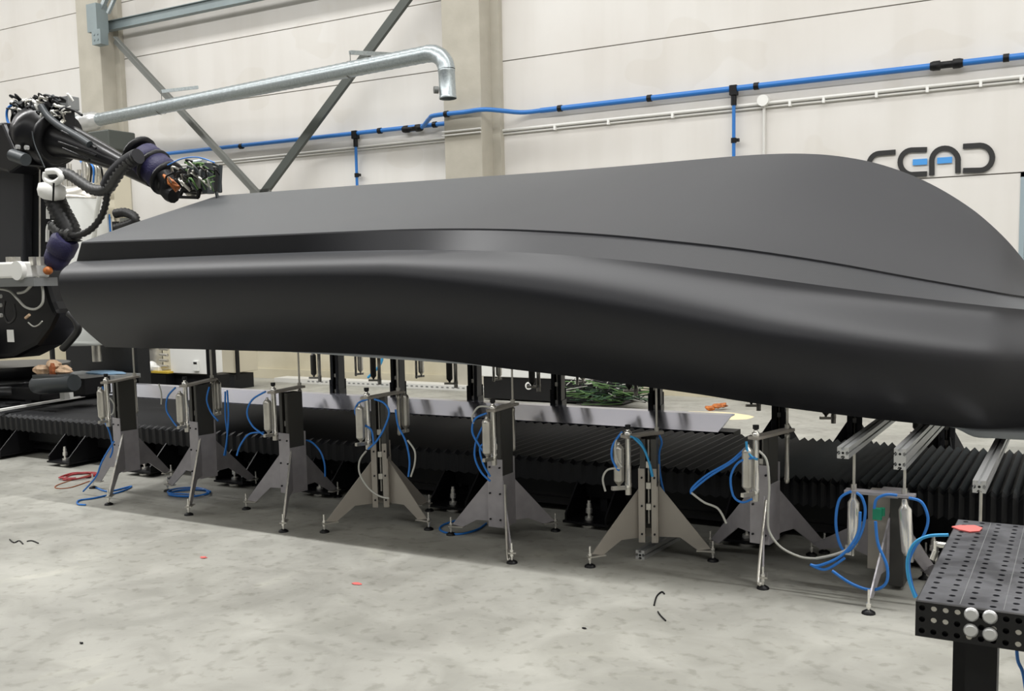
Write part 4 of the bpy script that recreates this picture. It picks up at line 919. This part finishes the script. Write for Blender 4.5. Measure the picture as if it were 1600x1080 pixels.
# ------------------------------------------------------------------ background machinery
def bgbox(t, x0, y0, x1, y1, Y, d, name, mt, bev=.0):
    a = aY(x0, y0, Y); b = aY(x1, y1, Y); return MB().b2((a.x, Y, b.z), (b.x, Y+d, a.z)).build(name, mt, t, bevel=bev)
t = thing('material_hopper', 'white cylindrical material tank behind the robot hoses', 'tank', (aY(125, 390, 9.5).x, 9.5, 0))
c = aY(125, 312, 9.5); e = aY(125, 400, 9.5); R_ = abs(aY(100, 350, 9.5).x-aY(150, 350, 9.5).x)/2
MB().lathe((c.x, 9.5, .9), (c.x, 9.5, c.z), [(0, .12), (.25, R_*.9), (.3, R_), (.97, R_), (1, R_*1.02)], 28).build('tank', 'white_matte', t)
MB().lathe((c.x, 9.5, c.z), (c.x, 9.5, c.z+.16), [(0, R_*1.04), (.3, R_*1.04), (.35, R_*.9), (1, R_*.85)], 28).build('lid', 'steel', t)
m = MB()
for dx in (-R_, R_):
    for dy in (-R_, R_): m.bar((c.x+dx, 9.5+dy, 0), (c.x+dx, 9.5+dy, 1.8), .05, .05)
m.build('frame', 'dark', t)
m = MB()
for k in range(6): m.cyl((c.x-.25+k*.1, 9.4, c.z+.16), (c.x-.25+k*.1, 9.4, c.z+.3+.1*(k % 3)), .03)
m.build('valves', 'steel', t)
MB().tube([aY(*q, 9.2) for q in ((142, 288), (155, 300), (150, 340), (146, 375), (136, 400))], .03, 8, 5).build('hose', 'grey_hose', t)
t = thing('dryer_unit', 'dark grey unit with a steel dome behind the robot arm', 'machine', (aY(160, 230, 10.2).x, 10.2, 0))
a = aY(136, 206, 10.2); b = aY(170, 232, 10.2); MB().b2((a.x, 10.2, b.z), (b.x, 10.7, a.z)).build('cover', 'brace_dark', t, bevel=.02)
MB().bar(((a.x+b.x)/2, 10.6, 0), ((a.x+b.x)/2, 10.6, b.z+.1), .1, .1).build('mast', 'galv_mid', t)
a = aY(150, 245, 10); MB().b2((a.x-.1, 10, 2.6), (a.x+.35, 10.3, a.z)).build('valve_box', 'beige', t)
c = aY(155, 262, 9.9); MB().lathe((c.x, 9.9, c.z-.12), (c.x, 9.9, c.z+.1), [(0, .1), (.3, .13), (.8, .1), (1, .04)]).build('steel_dome', 'steel', t)
for k in range(8):
    x0 = 122+k*4; MB().tube([aY(x0, 245+k*2, 9.8), aY(x0+8, 262, 9.7), aY(x0+4+k, 285, 9.8)], .015, 6, 4).build('pipe', ('blue_hose', 'grey_hose', 'steel', 'black')[k % 4], t)
t = thing('flexible_hose', 'thick black flexible hose bent into a hook behind the hull corner', 'hose', aY(180, 333, 9.5))
MB().tube([aY(*q, 9.5) for q in ((180, 334), (195, 332), (209, 338), (211, 346), (200, 351), (182, 356))], .055, 12, 7, rfun=cor).build('corrugated_hose', 'hose_black', t)
a = aY(181, 352, 9.5); MB().b2(a+Vector((-.04, -.03, -.2)), a+Vector((.04, .03, .05))).build('end_cuff', 'black', t)
a = aY(178, 334, 9.5); MB().bar(a, Vector((a.x, 9.5, 0)), .04, .04).build('support_pole', 'beige', t)
t = thing('striped_tubes', 'pair of blue and white vertical tubes between robot and hull', 'tube', aY(168, 380, 10))
for x in (166, 171): a = aY(x, 335, 10); MB().cyl((a.x, 10, 0), (a.x, 10, a.z), .014).build('tube', 'blue_pipe', t)
a = aY(168, 340, 10.03); MB().b2((a.x-.06, 10.03, 0), (a.x+.05, 10.05, a.z)).build('backing_strip', 'white', t)
# a grey conical hopper under the hull's left corner
t = thing('granulate_hopper', 'grey steel hopper with a spout seen below the left end of the hull', 'hopper', aY(150, 540, 8.6))
c = aY(140, 500, 8.6); b = aY(140, 538, 8.6); MB().lathe((c.x, 8.6, b.z), (c.x, 8.6, c.z+.1), [(0, .36), (.12, .36), (.14, .3), (1, .12)], 24).build('cone', 'galv_mid', t)
d = aY(152, 565, 8.6); MB().cyl((d.x, 8.6, d.z), (d.x, 8.6, b.z), .06).build('spout', 'steel', t)
MB().b2((c.x-1.0, 8.95, 0), (c.x+.45, 9.15, b.z)).build('cabinet', 'dark', t)
t = thing('grey_cabinet', 'dark grey cabinet with blue hoses behind the leftmost front stand', 'cabinet', (aY(190, 600, 11).x, 11, 0))
bgbox(t, 168, 520, 212, 596, 11.0, .4, 'body', 'grey', .01); bgbox(t, 212, 525, 226, 596, 11.0, .4, 'side_body', 'dark', .01)
for k in range(4): MB().tube([aY(180+k*8, 545, 10.8), aY(176+k*9, 565, 10.7), aY(188+k*6, 585, 10.8), aY(196+k*5, 570, 10.8)], .012, 6, 5).build('hose', ('cyan_hose', 'blue_hose', 'grey_hose', 'cyan_hose')[k], t)
t = thing('work_bench', 'low grey tray of blue cloth left of the pump behind the first stand', 'tray', (aY(150, 600, 8.6).x, 8.6, 0))
a = aY(108, 578, 8.7); b = aY(200, 592, 8.7); MB().b2((a.x, 8.5, b.z), (b.x, 8.9, a.z-.03)).build('tray', 'grey', t); MB().b2((a.x+.1, 8.5, 0), (b.x-.1, 8.9, b.z)).build('base', 'dark', t)
MB().blob(((a.x+b.x)/2+.15, 8.7, a.z-.02), (.35, .16, .03), 12, 8, .12, 4).build('cloth', 'pale_blue', t)
t = thing('pump_unit', 'silver and white vacuum pump left of the white control cabinet', 'pump', (aY(240, 600, 9.9).x, 9.9, 0))
c = aY(241, 560, 9.9)
MB().cyl((c.x, 9.9, c.z-.1), (c.x, 9.9, c.z+.16), .11).cyl((c.x, 9.9, c.z+.16), (c.x, 9.9, c.z+.2), .13).build('motor', 'steel', t)
MB().blob((c.x-.1, 9.8, c.z-.05), (.1, .1, .09)).blob((c.x+.05, 9.8, c.z-.12), (.09, .09, .09)).build('pump_head', 'white', t)
bgbox(t, 224, 572, 248, 580, 9.75, .2, 'valve_box', 'white', .01)
c = aY(217, 567, 9.8); MB().cyl(c+Vector((-.08, 0, 0)), c+Vector((.08, 0, 0)), .09).build('flywheel', 'black', t)
for k in range(5): MB().cyl(aY(250, 545+k*9, 9.8), aY(262, 546+k*9, 9.8), .02).build('pipe', 'steel', t)
bgbox(t, 236, 580, 262, 584, 9.7, .3, 'yellow_tray', 'gold'); bgbox(t, 214, 584, 260, 606, 9.7, .4, 'base', 'black')
t = thing('control_cabinet', 'white control cabinet with a door panel on a black frame below the hull', 'cabinet', (aY(295, 600, 9.8).x, 9.8, 0))
bgbox(t, 264, 525, 323, 585, 9.8, .3, 'cabinet_body', 'white', .006)
h = bgbox(t, 300, 564, 309, 580, 9.77, .03, 'door_handle', 'white_matte', .003); bgbox(t, 302, 566, 307, 569, 9.765, .006, 'lock', 'black')
a = aY(264, 585, 9.8); b = aY(328, 545, 9.8); MB().b2((a.x, 9.85, 0), (b.x-.02, 10.15, a.z)).b2((b.x-.08, 9.8, 0), (b.x, 9.9, 1.2)).build('frame', 'black', t)
MB().bar((b.x+.02, 9.78, .3), (b.x+.02, 9.78, 1.1), .015, .015).build('pipe', 'steel', t)
t = thing('beige_box', 'plain beige box standing right of the white control cabinet', 'box', (aY(345, 600, 11).x, 11, 0))
bgbox(t, 329, 530, 366, 583, 10.9, .5, 'body', 'beige', .01); bgbox(t, 366, 530, 371, 594, 10.85, .06, 'post', 'black'); a = aY(330, 584, 10.95); b = aY(366, 584, 10.95); MB().b2((a.x, 10.95, 0), (b.x, 11.35, a.z)).build('base', 'dark', t)
# floor curb strips, trough with white top, heap
t = thing('cable_tray', 'pale perforated cable tray lying on the floor along the back wall', 'tray', (-9, 12.2, 0))
m = MB().b2((-11.3, 12.0, 0), (-6.9, 12.3, .07)); m.cur = 1
for k in range(40): m.b2((-10.6+k*.09, 11.995, .03), (-10.56+k*.09, 12.001, .045))
m.build('tray', ['conduit', 'grey'], t)
t = thing('black_trough', 'black steel container with a round white badge and white lid behind the rear stands', 'container', (aY(830, 620, 11.2).x, 11.2, 0))
a = aY(755, 588, 11.2); b = aY(912, 622, 11.2)
MB().b2((a.x, 11.2, .02), (b.x+.1, 11.9, a.z)).build('body', 'satin_black', t, bevel=.01)
MB().b2((a.x-.03, 11.18, a.z), (b.x+.1, 11.92, a.z+.35)).build('white_top', 'white_matte', t, bevel=.01)
c = aY(826, 603, 11.19); MB().cyl((c.x, 11.2, c.z), (c.x, 11.185, c.z), .05, n=24).build('badge', 'white', t); MB().cyl((c.x, 11.19, c.z), (c.x, 11.18, c.z), .028, n=16).build('badge_centre', 'charcoal', t)
MB().b2((b.x+.1, 11.25, .02), (b.x+.5, 11.8, a.z-.02)).build('side_bin', 'charcoal', t); MB().cyl((b.x+.14, 11.15, .05), (b.x+.14, 11.15, .5), .015).build('pipe', 'steel', t)
rnd = random.Random(9)
m = MB()
for k in range(140):
    x0, y0 = rnd.uniform(905, 1000), rnd.uniform(597, 628); q = aY(x0, y0, rnd.uniform(10.9, 11.15)); q.z = max(.02, q.z)
    P = [q+Vector((rnd.uniform(-.3, .3), rnd.uniform(-.2, .2), rnd.uniform(-.03, .06)))*s_ for s_ in (0, .5, 1, 1.3)]
    for p in P: p.z = max(p.z, .01)
    m.cur = rnd.choice((0, 1, 1, 2, 3)); m.tube(P, .006, 5, 3)
tag(m.build('cable_heap', ['dark_green', 'black', 'green_wire', 'grey_hose'], origin=aZ(950, 625, 0)), 'tangled heap of green and dark cables on the floor by the wall', 'cables', kind='stuff')
c = aY(1010, 603, 11.0); tag(MB().prism([c+Vector(v) for v in ((-.2, 0, -.02), (.15, 0, .05), (.15, 0, .16), (-.05, 0, .03))], (0, .15, 0)).build('red_wedge', 'red', origin=c), 'red plastic piece lying on the cable heap', 'scrap')
c = aZ(1110, 650, 0)
tag(MB().blob((c.x, c.y, .0), (.48, .28, .03), 16, 6, .1, 3).build('dust_sheet', 'cream', origin=c), 'flat cream paper sheet lying on the floor behind the rail', 'paper')
for k, (px, py) in enumerate(((1120, 641), (1130, 640), (1108, 645))):
    c = aZ(px, py, 0); tag(MB().blob((c.x, c.y, .05), (.06, .05, .03), 8, 5, .3, k).build('paper_scrap', 'orange', origin=c), 'orange scrap on the cream paper sheet, '+('left', 'right', 'front')[k]+' one', 'scrap')
P = [aY(*q, 9.2) for q in ((600, 540), (598, 560), (590, 575), (580, 590), (568, 600))]
tag(MB().tube([Vector((p.x, p.y+2.5, p.z)) if False else p for p in [aY(*q, 11.8) for q in ((596, 545), (597, 562), (590, 575), (575, 590))]], .02, 8, 5).build('air_hose', 'cyan_hose'), 'pale blue hose hanging on the wall behind the fourth front stand', 'hose')
